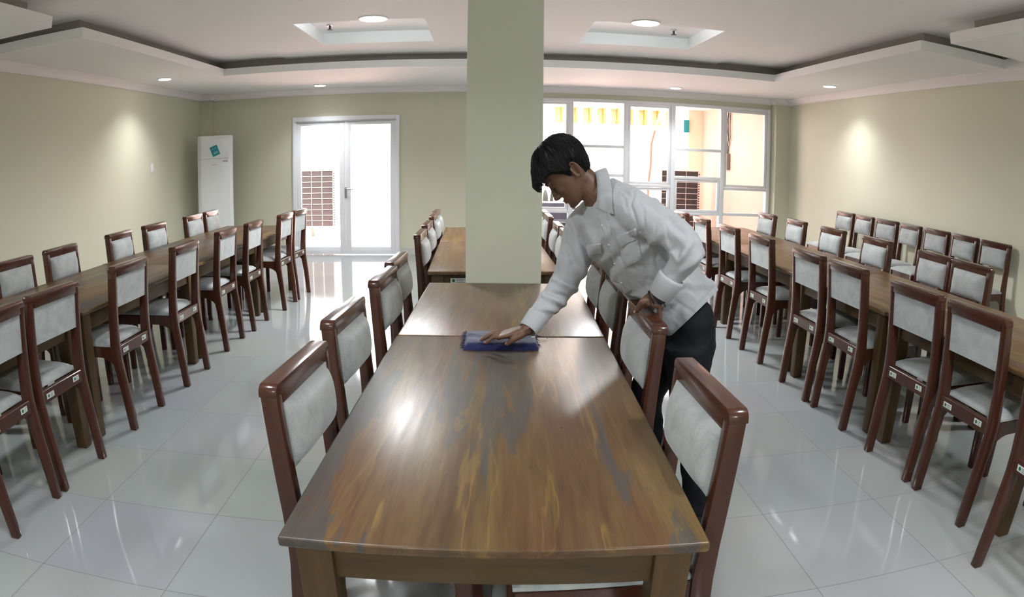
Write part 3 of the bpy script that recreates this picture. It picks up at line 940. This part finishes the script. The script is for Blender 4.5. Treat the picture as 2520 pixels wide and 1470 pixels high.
# nose, brow, lids, lips, chin, cheeks
hd.loft([ring(V((x, 0, z)), V((1, 0, 0)), V((0, 1, 0)), rx, ry, 14) for z, x, rx, ry in
         ((.012, .084, .008, .008), (0, .086, .0085, .0075), (-.015, .092, .010, .008), (-.030, .0995, .012, .0095), (-.040, .1035, .0135, .0125), (-.047, .1015, .0125, .014), (-.053, .094, .009, .011))])
for s in (-1, 1):
    ball(hd, V((.094, s * .0125, -.044)), .011, .0075, .0085)
    ball(hd, V((.080, s * .032, .015)), .014, .022, .0075, Matrix.Rotation(s * R(18), 3, 'Z'))
    ball(hd, V((.0735, s * .031, -.006)), .0125, .0145, .009)
    ball(hd, V((.054, s * .041, -.034)), .023, .017, .018)
ball(hd, V((.086, 0, -.0685)), .0125, .021, .0055)
ball(hd, V((.0855, 0, -.0785)), .0125, .0185, .006)
ball(hd, V((.078, 0, -.104)), .017, .02, .014)
# ears
for s in (-1, 1):
    er = Matrix.Rotation(s * R(-22), 3, 'Z') @ Matrix.Rotation(R(-12), 3, 'Y')
    ec = V((-.030, s * .0725, -.026))
    pts = []
    for k in range(14):
        a = 2 * math.pi * k / 14
        pts.append(ec + er @ V((.0175 * math.cos(a) * (1.05 if math.sin(a) > 0 else .8), s * .006, .031 * math.sin(a))))
    hd.tube(pts, .0042, 8, closed=True)
    ball(hd, ec + er @ V((0, s * .001, 0)), .0155, .0035, .028, er)
    ball(hd, ec + er @ V((.003, s * .003, -.027)), .008, .0045, .008, er)
    hd.tube([ec + er @ V((-.008, s * .006, .016)), ec + er @ V((-.009, s * .007, .0)), ec + er @ V((-.003, s * .006, -.014))], .003, 8)
    ball(hd, ec + er @ V((.014, s * .004, -.004)), .004, .004, .007, er)
hd.v = [hw_(V(v)) for v in hd.v]
body.add(hd.v, hd.f)
NECK = P(1464, 467, 2.56)
limb(body, [hw_(V((-.015, 0, -.01))), hw_(V((-.018, 0, -.075))), NECK + V((-.01, 0, .0)), NECK + V((.055, -.01, -.05))], [.052, .049, .055, .075], 20, 5)
# ---- joints
SH_N, EL_N, WR_N = P(1583, 522, 2.40), P(1693, 614, 2.27), P(1609, 734, 2.315)
SH_F, EL_F = P(1432, 560, 2.69), P(1383, 706, 2.66)
WR_F = PZ(1296, 811, .838)
CUF_F0, CUF_F1 = P(1331, 771, 2.585), P(1302, 809, 2.545)
HIP = P(1680, 812, 2.565)
CHEST = P(1535, 560, 2.55)
AB = P(1620, 690, 2.57)
body.loft([ring(c, u.normalized(), v.normalized(), ru, rv, 24) for c, u, v, ru, rv in (
    (HIP + V((.03, 0, -.06)), V((.15, -1, 0)), V((-1, -.15, 0)), .10, .06), (HIP + V((0, 0, .05)), V((.15, -1, .0)), V((-.8, -.15, -.5)), .09, .06),
    (AB, V((.25, -.93, .2)), V((-.72, -.4, -.55)), .13, .09), (CHEST, V((.378, -.85, .36)), V((-.68, -.52, -.52)), .155, .10), (NECK + V((.05, -.01, -.07)), V((.378, -.85, .36)), V((-.68, -.52, -.52)), .14, .06), (NECK, V((.378, -.85, .36)), V((-.68, -.52, -.52)), .06, .055))])
limb(body, [NECK + V((.05, -.01, -.06)), SH_N + V((-.012, .01, -.02)), P(1645, 572, 2.335), EL_N + V((-.006, .006, 0)), WR_N], [.055, .042, .036, .032, .0255], 16, 8)
limb(body, [NECK + V((.03, 0, -.07)), SH_F + V((.006, 0, -.01)), P(1412, 636, 2.68), EL_F + V((.004, 0, -.004)), CUF_F0 + V((.004, .004, -.004)), WR_F], [.055, .042, .036, .029, .026, .026], 16, 8)
# ---- far hand, flat on the cloth
zc_ = .789
k_i, k_m, k_r, k_l = PZ(1231, 832, .806), PZ(1232, 826, .810), PZ(1237, 821, .808), PZ(1245, 817.5, .801)
KC = (k_i + k_m + k_r + k_l) / 4; KU = (k_l - k_i).normalized(); KW = (k_l - k_i).length / 2 + .010
W0 = V((.1, 1, 0)).normalized()
body.loft([ring(WR_F + V((.014, 0, .012)), W0, V((.3, 0, 1)).normalized(), .029, .021, 18),
           ring(WR_F.lerp(KC, .3), W0.lerp(KU, .3).normalized(), V((.2, 0, 1)).normalized(), .034, .0185, 18, 2.3),
           ring(WR_F.lerp(KC, .65), W0.lerp(KU, .7).normalized(), V((.1, 0, 1)).normalized(), KW * .93, .016, 18, 2.4),
           ring(KC, KU, V((0, 0, 1)), KW, .0125, 18, 2.4), ring(KC.lerp(KC * 2 - WR_F, .1), KU, V((0, 0, 1)), KW * .9, .009, 18, 2.4)])
nails = []
def finger(pts, rad):
    limb(body, pts, rad, 12, 4)
    d = (pts[-1] - pts[-2]).normalized()
    nails.append((pts[-1] + d * rad[-1] * .2, d, rad[-1]))
for kn, tip, z, b_ in ((k_i, (1196, 844), .787, .012), (k_m, (1184, 837.5), .787, .012), (k_r, (1189, 832), .785, .011), (k_l, (1203, 827), .783, .009)):
    tp = PZ(*tip, z)
    finger([kn, kn.lerp(tp, .42) + V((0, 0, b_)), kn.lerp(tp, .72) + V((0, 0, b_ * .55)), tp], [.0105, .0092, .0082, .0066])
th0 = WR_F.lerp(k_i, .28) + V((0, -.018, -.012)); tt = PZ(1249, 847, .786)
finger([WR_F.lerp(k_i, .1) + V((0, -.008, -.006)), th0, th0.lerp(tt, .5) + V((.0, -.006, .004)), tt], [.018, .0145, .0115, .0085])
# ---- near hand, hooked over the chair back
kn0 = P(1600, 748, 2.32)
BD = V((.86, -.1, -.5)).normalized()
body.loft([ring(WR_N + V((.012, 0, .016)), V((.9, 0, -.43)).normalized(), V((0, 1, 0)), .026, .021, 18),
           ring(P(1601, 742, 2.318), BD, V((0, 1, 0)), .032, .024, 18), ring(P(1599, 749, 2.325), BD, V((0, 1, 0)), .031, .032, 18, 2.3), ring(P(1602, 755, 2.332) + V((0, 0, .006)), BD, V((0, 1, 0)), .020, .036, 18, 2.3)])
for j, y in enumerate((2.292, 2.316, 2.340, 2.362)):
    # over the top rail, then down behind it on the aisle side
    k = P(1609, 750, y); b_ = P(1619, 766 - j, y) + V((.006, 0, .006))
    finger([k, k.lerp(b_, .55) + V((.006, 0, .004)), b_, V((max(b_.x, .618), y, .938)), V((.6155, y, .918))], [.0115, .0108, .0098, .0088, .0075])
finger([P(1592, 742, 2.305), P(1583, 742, 2.298), P(1577, 756, 2.305) + V((-.004, 0, .003)), P(1571, 768, 2.318) + V((-.007, 0, .002))], [.0165, .0140, .0115, .0088])
ball(body, P(1592, 747, 2.305), .018, .016, .013)
# ---- legs
LN = [HIP + V((.0, -.09, -.02)), P(1692, 985, 2.46), V((.885, 2.45, .10))]
LF = [HIP + V((.0, .09, -.02)), P(1588, 985, 2.70), V((.735, 2.74, .10))]
for L in (LN, LF):
    limb(body, [L[0], L[0].lerp(L[1], .5), L[1], L[1].lerp(L[2], .45) + V((.015, 0, 0)), L[2], L[2] + V((0, 0, -.06))], [.06, .06, .05, .047, .036, .035], 16, 5)
    limb(body, [L[2] + V((.03, 0, -.065)), L[2] + V((-.08, 0, -.07)), L[2] + V((-.14, 0, -.08))], [.032, .033, .02], 12, 4)
body_o = remesh(body, 'body', .0027, M['skin'], ROOT, 4)
for c, d, r in nails:
    up = V((0, 0, 1)) if abs(d.z) < .8 else V((1 if d.z < 0 and c.x > .6 else -1, 0, 0))
    sd = d.cross(up).normalized(); up = sd.cross(d)
    b = MB(); ball(b, c + up * r * .62, r * .62, r * .95, r * .42, Matrix((sd, d, up)).transposed(), 12, 6)
    under(b.build('fingernail', M['nail'], None, smooth=True), ROOT)

# ---- hair
def hairline(az):
    a = abs((az + math.pi) % (2 * math.pi) - math.pi)      # 0 = front, pi = back
    pts = [(0, .058), (.55, .056), (.85, .045), (1.15, .028), (1.45, -.005), (1.62, -.035), (1.74, -.01), (1.9, .008), (2.15, -.02), (2.45, -.062), (math.pi, -.072)]
    for (a0, z0), (a1, z1) in zip(pts, pts[1:]):
        if a0 <= a <= a1: return z0 + (z1 - z0) * (a - a0) / (a1 - a0)
hr = MB()
NA, NZ = 96, 30
def hair_pt(az, t, inner=False):
    z0 = hairline(az); z1 = .1225
    z = z0 + (z1 - z0) * t
    a = abs((az + math.pi) % (2 * math.pi) - math.pi)
    th = .022 if a < 1.0 else .018 if a < 1.6 else .013
    if a > 1.9: th = .008 + .012 * min(1, t * 1.6)
    th += .009 * max(0, t - .55)
    edge = min(1, t * (5 if a > 1.2 else 9) + (.25 if a > 1.1 else .8))
    p = head_pt(az, z, -.004 if inner else th * edge)
    if not inner:
        n = noise.noise(V((az * 7, z * 18, 3))) * .003 + noise.noise(V((az * 26, z * 12, 9))) * .0018
        p = p + (p - V((0, 0, .02))).normalized() * n
        if t > .75: p.z += .016 * (t - .75) / .25
        if a < .95 and t < .5:   # heavy fringe leaning forward over the brow
            k = (1 - a / .95) * (1 - t / .5)
            p += V((.022, 0, -.014)) * k
    return p
for inner in (False, True):
    o = len(hr.v)
    for j in range(NZ + 1):
        for i in range(NA): hr.v.append(tuple(hw_(hair_pt(2 * math.pi * i / NA, j / NZ, inner))))
    for j in range(NZ):
        for i in range(NA):
            hr.f.append((o + j * NA + i, o + j * NA + (i + 1) % NA, o + (j + 1) * NA + (i + 1) % NA, o + (j + 1) * NA + i))
    hr.f.append(tuple(o + NZ * NA + i for i in range(NA)))
n1 = NA * (NZ + 1)
for i in range(NA): hr.f.append((i, n1 + i, n1 + (i + 1) % NA, (i + 1) % NA))
rnd = random.Random(3)
for k in range(1500):                # strands lying forward from the crown
    az0 = rnd.uniform(-math.pi, math.pi); t0 = rnd.uniform(.12, 1)
    pts = []
    fr = abs(az0) < 1.15
    ln = rnd.uniform(.2, .42); wv = rnd.uniform(-.06, .06); up_ = rnd.uniform(.0008, .0045)
    for q in range(6):
        t = t0 - ln * q / 5
        if t < .015: break
        p = hair_pt(az0 * (1 - .08 * q / 5) + wv * q / 5, t)
        p += (p - V((0, 0, .02))).normalized() * up_ * math.sin(math.pi * (q + .4) / 6)
        pts.append(hw_(p))
    if len(pts) > 2: hr.tube(pts, [.0013 * (1 - .7 * i / (len(pts) - 1)) for i in range(len(pts))], 4)
for k in range(170):                 # fringe hanging off the brow
    az = rnd.uniform(-.8, .95); t = rnd.uniform(.01, .12); p = hair_pt(az, t); L = rnd.uniform(.010, .030) * (1.15 - .3 * abs(az))
    c = rnd.uniform(-.010, .006); e = rnd.uniform(-.006, .006)
    pts = [hw_(hair_pt(az, t + .12)), hw_(p + V((.003, 0, .004))), hw_(p + V((.003 + c * .2, e * .3, -L * .45))), hw_(p + V((-.001 + c * .6, e * .7, -L * .8))), hw_(p + V((-.005 + c, e, -L)))]
    hr.tube(pts, [.0016, .0016, .0013, .0008, .0003], 4)
for k in range(22):                  # a few stray hairs standing up at the crown
    az = math.pi + rnd.uniform(-.8, .8); p = hair_pt(az, rnd.uniform(.72, .98)); L = rnd.uniform(.008, .022)
    d = V((rnd.uniform(-.9, -.2), rnd.uniform(-.4, .4), 1)).normalized(); cv = rnd.uniform(-.004, .010)
    hr.tube([hw_(p), hw_(p + d * L * .4), hw_(p + d * L * .75 + V((cv * .4, 0, 0))), hw_(p + d * L + V((cv, 0, -.002)))], [.0008, .0007, .0005, .0002], 4)
hair_o = under(hr.build('hair', M['hair'], None, smooth=True), ROOT)
for s in (-1, 1):
    b = MB(); b.tube([hw_(V((x, s * y, z))) for x, y, z in ((.0935, .012, .0185), (.0925, .024, .0225), (.085, .037, .0225), (.074, .048, .017))], [.0025, .0036, .003, .0012], 6)
    under(b.build('eyebrow', M['hair'], None, smooth=True), ROOT)
    b = MB(); b.tube([hw_(V((x, s * y, z))) for x, y, z in ((.0835, .019, -.011), (.0862, .028, -.0135), (.0835, .037, -.013), (.077, .044, -.010))], .0013, 6)
    under(b.build('eyelash', M['hair'], None, smooth=True), ROOT)

# ---- shirt
UC, NC = V((.378, -.85, .364)).normalized(), V((-.68, -.52, -.52)).normalized()
def uv(u, n):
    return u.normalized(), n.normalized()
sh = MB()
secs = [  # centre, width axis, front axis, half width, half depth
    (P(1745, 838, 2.56), V((.30, -.95, -.12)), V((-.66, -.2, -.60)), .185, .138),
    (P(1703, 776, 2.57), V((.30, -.95, -.12)), V((-.66, -.2, -.60)), .185, .140),
    (P(1672, 738, 2.575), V((.30, -.94, .0)), V((-.66, -.25, -.62)), .178, .140),
    (P(1628, 692, 2.575), V((.32, -.92, .15)), V((-.66, -.38, -.6)), .170, .138),
    (P(1583, 643, 2.565), V((.36, -.88, .28)), V((-.66, -.48, -.56)), .168, .135),
    (P(1545, 588, 2.545), UC, NC, .172, .132),
    (P(1515, 540, 2.55), UC, NC, .170, .118),
    (P(1497, 505, 2.555), UC, NC, .150, .094),
    (P(1483, 478, 2.56), UC, NC, .10, .072),
    (P(1474, 462, 2.56), UC, NC, .064, .062)]
sh.loft([ring(c, *uv(u, n), a, b_, 36, 2.3) for c, u, n, a, b_ in secs])
def sleeve(pts, rad): limb(sh, pts, rad, 22, 9, tip=False)
CUF_N0, CUF_N1 = P(1652, 684, 2.285), P(1627, 722, 2.305)
sleeve([P(1520, 500, 2.50), SH_N + V((-.012, .005, -.012)), P(1648, 568, 2.33), EL_N, CUF_N0, CUF_N0.lerp(CUF_N1, .3)], [.07, .076, .064, .056, .043, .038])
sleeve([P(1478, 520, 2.60), SH_F + V((.006, 0, -.01)), P(1412, 636, 2.68), EL_F, CUF_F0, CUF_F1], [.075, .078, .066, .056, .043, .037])
folds = [  # lines along which the cloth creases: two ends, strength, width
    (P(1640, 560, 2.26), P(1560, 640, 2.30), .010, .020), (P(1700, 600, 2.2), P(1660, 660, 2.22), .011, .014), (P(1730, 620, 2.25), P(1680, 668, 2.2), .010, .012),
    (P(1690, 580, 2.2), P(1600, 500, 2.3), -.009, .016), (P(1665, 640, 2.2), P(1640, 600, 2.2), .009, .012), (P(1600, 470, 2.3), P(1640, 545, 2.25), .007, .014),
    (P(1450, 640, 2.45), P(1500, 560, 2.4), .012, .022), (P(1480, 690, 2.4), P(1540, 600, 2.35), -.011, .022), (P(1560, 740, 2.35), P(1700, 690, 2.3), .010, .022, 1),
    (P(1420, 600, 2.55), P(1440, 690, 2.5), .010, .016), (P(1395, 610, 2.58), P(1420, 660, 2.55), -.009, .014), (P(1365, 690, 2.58), P(1420, 715, 2.56), .012, .012),
    (P(1345, 715, 2.56), P(1405, 735, 2.55), -.010, .010), (P(1340, 730, 2.55), P(1390, 750, 2.52), .010, .011), (P(1320, 760, 2.52), P(1370, 765, 2.5), .008, .010),
    (P(1700, 700, 2.3), P(1760, 700, 2.35), .009, .018, 1), (P(1600, 800, 2.33), P(1690, 740, 2.3), -.009, .024, 1), 
    (P(1530, 470, 2.42), P(1590, 480, 2.36), .006, .012), (P(1430, 540, 2.6), P(1470, 600, 2.45), .009, .018)]
seams = [(P(1566, 458, 2.4), P(1553, 505, 2.4)), (P(1553, 505, 2.4), P(1574, 570, 2.4)), (P(1574, 570, 2.4), P(1604, 606, 2.4)), (P(1512, 446, 2.4), P(1552, 486, 2.4)),
    (P(1407, 540, 2.6), P(1424, 585, 2.6)), (P(1424, 585, 2.6), P(1460, 650, 2.6)), (P(1650, 828, 2.4), P(1760, 706, 2.4)), (P(1722, 690, 2.4), P(1744, 738, 2.4))]
def seg_dist(p, a, b):
    d = b - a; t = max(0, min(1, (p - a).dot(d) / d.dot(d))); return (p - a - d * t).length, t
def wrinkle(me):
    ns = [v.normal.copy() for v in me.vertices]
    for v, n in zip(me.vertices, ns):
        p = v.co.copy()
        d = 0
        w1 = noise.noise(V((p.x * 9 + p.z * 7, p.y * 9, (p.z - p.x) * 5)))
        w2 = noise.noise(V((p.x * 22, p.y * 20, p.z * 14 + p.x * 9)))
        d += .005 * w1 - .006 * max(0, .25 - abs(w2)) * 2 + .0015 * noise.noise(p * 45)
        vd = ray_from(p)
        ns_ = seg_dist(p, EL_N, CUF_N1)[0] < .09
        for a, b, s, wd, *tor in folds:
            if tor and ns_: continue
            q = to_px(p)
            da, t = seg_dist2(q, a, b)
            if da < 3 * wd and n.dot(vd) > -.2:
                d += 1.6 * s * math.exp(-(da / wd) ** 2) * math.sin(math.pi * min(1, max(0, .12 + .76 * t)))
        for a, b in seams:
            da, t = seg_dist2(to_px(p), a, b)
            if da < .02 and n.dot(vd) > 0 and -.02 < t < 1.02: d -= .004 * math.exp(-(da / .0045) ** 2)
        v.co = p + n * d
def ray_from(p):
    return (V((0, 0, EYE)) - p).normalized()
def to_px(p):
    """where a point is seen, in metres across at the man's distance"""
    d = CAMM.transposed() @ (p - V((0, 0, EYE))); return V((d.x / -d.z, d.y / -d.z)) * 2.5
def seg_dist2(q, a, b):
    a, b = to_px(a), to_px(b); d = b - a; t = (q - a).dot(d) / d.dot(d); tc = max(0, min(1, t)); return (q - a - d * tc).length, tc
HEM = (P(1768, 712, 2.56), P(1643, 836, 2.42), P(1712, 764, 2.72))
def finish_shirt(me):
    wrinkle(me)
    for v in me.vertices:               # the loose front lies against the chair back
        if v.co.z < .972 and v.co.y < 2.59 and .45 < v.co.x < .648: v.co.x = .648 + .25 * (v.co.x - .648) if v.co.x > .6 else .636
    n = (HEM[1] - HEM[0]).cross(HEM[2] - HEM[0]).normalized()
    if (CHEST - HEM[0]).dot(n) < 0: n = -n
    bm = bmesh.new(); bm.from_mesh(me)
    # only the body of the shirt is cut, never the sleeves
    geom = [e for e in list(bm.verts) + list(bm.edges) + list(bm.faces)]
    bmesh.ops.bisect_plane(bm, geom=geom, plane_co=HEM[0], plane_no=n, clear_inner=True, clear_outer=False)
    bm.to_mesh(me); bm.free()
shirt = remesh(sh, 'shirt', .0052, M['shirt'], ROOT, 5, finish_shirt)
# collar: a stand and two pointed leaves
def collar():
    b = MB(); vs, fs = [], []
    s = V((-1, .04, .05)).normalized()                    # along the neck, towards the head
    nape = (V((0, 0, 1)) - s * s.z).normalized(); side = s.cross(nape)
    if side.y > 0: side = -side
    c0 = P(1468, 467, 2.555)
    m = 44
    for k in range(m + 1):
        a = R(-150) + R(300) * k / m                        # 0 = nape, the ends meet at the throat
        e = abs(a) / R(150)
        dirv = nape * math.cos(a) + side * math.sin(a)
        leaf = .026 + .045 * e ** 1.6
        r0 = .061 + .003 * e
        fl = .010 + .016 * math.sin(min(1, e * 1.25) * math.pi / 2)
        top = c0 + dirv * r0 + s * .012 * (1 - e)
        row = [c0 + dirv * (r0 + .002) - s * (.02 + .01 * e), top]
        for q in range(6):
            t = (q + .3) / 5.3
            p = c0 + dirv * (r0 + .006 + (fl + .008) * t ** .8) + s * (.012 * (1 - e) * (1 - t) - leaf * t)
            dd = p - V((0, 0, EYE)); h = _bv.ray_cast(V((0, 0, EYE)), dd.normalized())
            if h[0] is not None and h[3] < dd.length + .006:
                nn = h[1] if h[1].dot(dd) < 0 else -h[1]
                if dd.length - h[3] < .09: p = h[0] + nn * .006
            row.append(p)
        row += [row[-1] - dirv * .004, c0 + dirv * (r0 + .003) - s * .008]
        vs += row
    W_ = len(row)
    for k in range(m):
        for j in range(W_):
            fs.append((k * W_ + j, k * W_ + (j + 1) % W_, (k + 1) * W_ + (j + 1) % W_, (k + 1) * W_ + j))
    fs.append(tuple(range(W_))[::-1]); fs.append(tuple(m * W_ + j for j in range(W_)))
    b.add(vs, fs)
    return b.build('collar', M['shirt'], None, smooth=True)
def cuff(c0, c1, r0, r1):
    b = MB(); d = (c1 - c0).normalized(); x = d.orthogonal().normalized(); y = d.cross(x)
    rings = []
    for t, r in ((-.02, r0 - .006), (.02, r0 + .001), (.1, r0 + .003), (.5, (r0 + r1) / 2 + .003), (.95, r1 + .003), (1, r1 + .001), (.98, r1 - .004), (.6, r1 - .006)):
        rings.append([c0.lerp(c1, t) + (x * math.cos(2 * math.pi * k / 28) + y * math.sin(2 * math.pi * k / 28)) * (r + .0012 * math.sin(3 * 2 * math.pi * k / 28)) for k in range(28)])
    b.loft(rings, cap=False)
    return b.build('cuff', M['shirt'], None, smooth=True)
def on_shirt(o):
    o.parent = shirt; o.matrix_parent_inverse = Matrix(); return o
on_shirt(cuff(CUF_N0.lerp(CUF_N1, -.08), CUF_N1 + (CUF_N1 - CUF_N0) * .12, .0485, .0415))
on_shirt(cuff(CUF_F0.lerp(CUF_F1, .1), CUF_F1 + (CUF_F1 - CUF_F0) * .10, .042, .0365))
# pockets, flaps, placket and buttons are laid on the cloth by casting towards it
from mathutils.bvhtree import BVHTree
_bv = BVHTree.FromPolygons([v.co for v in shirt.data.vertices], [tuple(p.vertices) for p in shirt.data.polygons])
def lay(px, py, off):
    d = ray(px, py); h = _bv.ray_cast(V((0, 0, EYE)), d)
    if h[0] is None: return None
    nn = h[1] if h[1].dot(d) < 0 else -h[1]
    return h[0] + nn * off
def patch(name, quad, thick, nx=10, ny=10):
    """cloth patch between four corners of the photo, following the shirt"""
    a, b, c, d = [V(q) for q in quad]
    grid = []
    for j in range(ny + 1):
        for i in range(nx + 1):
            s, t = i / nx, j / ny
            q = a * (1 - s) * (1 - t) + b * s * (1 - t) + c * s * t + d * (1 - s) * t
            e = min(1, min(i, nx - i, j, ny - j) * 1.0)
            p = lay(q.x, q.y, thick if e else .0005)
            if p is None: return None
            grid.append(p)
    m = MB(); m.add(grid, [(j * (nx + 1) + i, j * (nx + 1) + i + 1, (j + 1) * (nx + 1) + i + 1, (j + 1) * (nx + 1) + i) for j in range(ny) for i in range(nx)])
    return on_shirt(m.build(name, M['shirt'], None, smooth=True))
on_shirt(collar())
patch('pocket', ((1519, 588), (1567, 566), (1582, 640), (1540, 660)), .005, 26, 30)
patch('pocket_flap', ((1516, 582), (1565, 561), (1571, 588), (1529, 606)), .009, 26, 14)
patch('pocket_flap', ((1442, 603), (1480, 598), (1482, 622), (1450, 629)), .007, 18, 14)
patch('placket', ((1470, 530), (1490, 524), (1556, 716), (1538, 726)), .0045, 8, 80)
for px, py in ((1484, 556), (1500, 602), (1515, 648), (1531, 694)):
    p = lay(px, py, .0055)
    if p:
        b = MB(); ball(b, p, .0055, .0055, .0025, NC.to_track_quat('Z', 'Y').to_matrix(), 14, 6)
        on_shirt(b.build('button', M['button'], None, smooth=True))
# ---- trousers and shoes
tr = MB()
tr.loft([ring(c, V((.15, -1, 0)).normalized(), v.normalized(), a, b_, 28, 2.2) for c, v, a, b_ in (
    (HIP + V((.0, 0, -.13)), V((-1, -.15, 0)), .165, .112), (HIP + V((.01, 0, -.05)), V((-1, -.15, -.1)), .168, .118), (HIP + V((.01, 0, .05)), V((-.8, -.15, -.5)), .16, .105), (HIP + V((-.03, 0, .10)), V((-.7, -.15, -.6)), .15, .10))])
for L in (LN, LF):
    limb(tr, [L[0] + V((0, 0, -.02)), L[0].lerp(L[1], .5), L[1], L[1].lerp(L[2], .5) + V((.012, 0, 0)), L[2] + V((.005, 0, .0)), L[2] + V((.005, 0, -.055))], [.098, .088, .074, .068, .062, .062], 22, 6, tip=False)
def crease(me):
    for v in me.vertices:
        p = v.co; v.co = p + v.normal * (.004 * noise.noise(V((p.x * 12, p.y * 12, p.z * 20))) + .003 * noise.noise(p * 30))
remesh(tr, 'trousers', .009, M['trousers'], ROOT, 4, crease)
for L in (LN, LF):
    b = MB(); o = V((L[2].x, L[2].y, 0))
    secs_ = [(.055, .034, .085), (.05, .038, .09), (.01, .040, .088), (-.05, .041, .075), (-.11, .046, .058), (-.16, .045, .048), (-.19, .034, .036), (-.202, .016, .022)]
    rings = []
    for dx, hw2, h in secs_:
        rings.append([o + V((dx, hw2 * cy, zz)) for cy, zz in ((-.92, .0), (.92, .0), (1, .012), (1, .025), (.92, h * .7), (.55, h * .95), (0, h), (-.55, h * .95), (-.92, h * .7), (-1, .025), (-1, .012))])
    b.loft(rings)
    under(b.build('shoe', M['shoe'], None, smooth=True), ROOT)
# ---- bands on the near wrist
d = (WR_N - CUF_N1).normalized(); x = d.orthogonal().normalized(); y = d.cross(x)
c = CUF_N1.lerp(WR_N, .35)
b = MB(); rr = []
for t, r in ((-.014, .0335), (-.013, .036), (.0, .037), (.012, .0355), (.013, .033)): rr.append([c + d * t + (x * math.cos(2 * math.pi * k / 28) + y * math.sin(2 * math.pi * k / 28)) * r for k in range(28)])
b.loft(rr, cap=False)
under(b.build('wristband', M['black'], None, smooth=True), ROOT)
c = WR_N.lerp(kn0, .12)
b = MB(); b.tube([c + (x * math.cos(2 * math.pi * k / 24) * .0315 + y * math.sin(2 * math.pi * k / 24) * .0315) for k in range(24)], .0028, 8, closed=True)
br = under(b.build('bracelet', M['black'], None, smooth=True), ROOT)
b = MB(); s0 = P(1629, 745, 2.27)
b.tube([s0, P(1634, 750, 2.265), P(1632, 756, 2.265), P(1630, 761, 2.265)], [.002, .0015, .0015, .0015], 6); ball(b, P(1630, 762, 2.265), .003, .003, .003, None, 8, 6)
b.tube([s0, P(1636, 750, 2.27), P(1637, 754, 2.27)], .0015, 6); ball(b, P(1637, 755, 2.27), .003, .003, .003, None, 8, 6)
o = b.build('bracelet_string', M['black'], None, smooth=True); o.parent = br; o.matrix_parent_inverse = Matrix()

# ------------------------------------------------------------------ blue cloth under the hand
def cloth_mat():
    m = new_mat('blue_towelling', (.03, .035, .17), .95, .15)
    t = NT(m)
    n = t.noise(t.coord(), 60, 4, .7)
    n2 = t.noise(t.coord(), 9, 3)
    t.col(t.mix(n2, t.mix(n, (.006, .007, .038), (.022, .026, .10)), t.mix(n, (.009, .011, .05), (.034, .04, .135))))
    t.b.inputs['Sheen Weight'].default_value = .4
    t.bump(n, .5, .004)
    return m
M['cloth'] = cloth_mat()
def make_cloth():
    root = tag(empty('cleaning_cloth', (.065, 2.69, TOP)), 'folded dark blue cloth with frayed ends under the hand of the man', 'cloth')
    b = MB(); X0, X1, Y0, Y1 = -.150, .142, -.125, .125
    nx, ny = 60, 36
    def hgt(u, v, lay_):
        x = X0 + (X1 - X0) * u; y = Y0 + (Y1 - Y0) * v
        n = noise.noise(V((x * 14, y * 16, 2))) * .004 + noise.noise(V((x * 40, y * 30, 5))) * .0018 + .003 * math.sin(y * 60 + x * 12) * (1 - u)
        return n
    vs, fs = [], []
    for j in range(ny + 1):
        v = j / ny
        for i in range(nx + 1):
            u = i / nx
            ed = noise.noise(V((u * 20, v * 31, 7)))
            xl = .010 * noise.noise(V((0, v * 26, 1))) + .005 * noise.noise(V((0, v * 80, 4)))
            x = X0 + (X1 - X0) * u + (xl if u < .5 else .4 * xl) * (abs(2 * u - 1) ** 3)
            y = Y0 + (Y1 - Y0) * v + .006 * noise.noise(V((u * 9, v, 3))) + .012 * (u - .5) * (v - .2)
            fr = min(1, v * 9); bk = min(1, (1 - v) * 12); sd = min(1, u * 14 + .35) * min(1, (1 - u) * 14 + .45)
            z = (.0265 - .006 * v) * (fr * (2 - fr)) ** .6 * (bk * (2 - bk)) ** .5 * sd + hgt(u, v, 0) * min(1, fr + .1)
            vs.append((x, y, max(.002, z)))
    n1 = nx + 1
    for j in range(ny):
        for i in range(nx): fs.append((j * n1 + i, j * n1 + i + 1, (j + 1) * n1 + i + 1, (j + 1) * n1 + i))
    rim = [i for i in range(n1)] + [j * n1 + nx for j in range(1, ny + 1)] + [ny * n1 + i for i in range(nx - 1, -1, -1)] + [j * n1 for j in range(ny - 1, 0, -1)]
    o = len(vs)
    for a in rim: vs.append((vs[a][0], vs[a][1], .0005))
    for k in range(len(rim)): fs.append((rim[k], o + k, o + (k + 1) % len(rim), rim[(k + 1) % len(rim)]))
    fs.append(tuple(o + k for k in range(len(rim))))
    b.add(vs, fs)
    b.build('folded_towel', M['cloth'], root, smooth=True)
    f = MB(); rn = random.Random(5)
    for k in range(110):
        side = -1 if k < 74 else 1
        x = X0 - .002 if side < 0 else X1 + .001
        y = rn.uniform(Y0 + .01, Y1 - .005); L = rn.uniform(.003, .022) * rn.random() ** .5; z = rn.uniform(.003, .016)
        a = rn.uniform(-.9, .9)
        f.tube([(x - side * .008, y, z), (x + side * L * .5, y + a * L * .5, z * .8), (x + side * L, y + a * L * 1.1, max(.0015, z * .4))], [.0011, .0008, .0004], 5)
    f.tube([(X1, .06, .012), (X1 + .02, .07, .006), (X1 + .045, .055, .004), (X1 + .05, .035, .003)], .0015, 5)
    f.build('frayed_threads', M['cloth'], root, smooth=True)['kind'] = 'stuff'
    for k in range(4): MB().box(X1 - .022, X1 - .006, .07 - k * .03, .076 - k * .03, .0245, .0272).build('stitch', M['card_white'], root)
    return root
make_cloth()
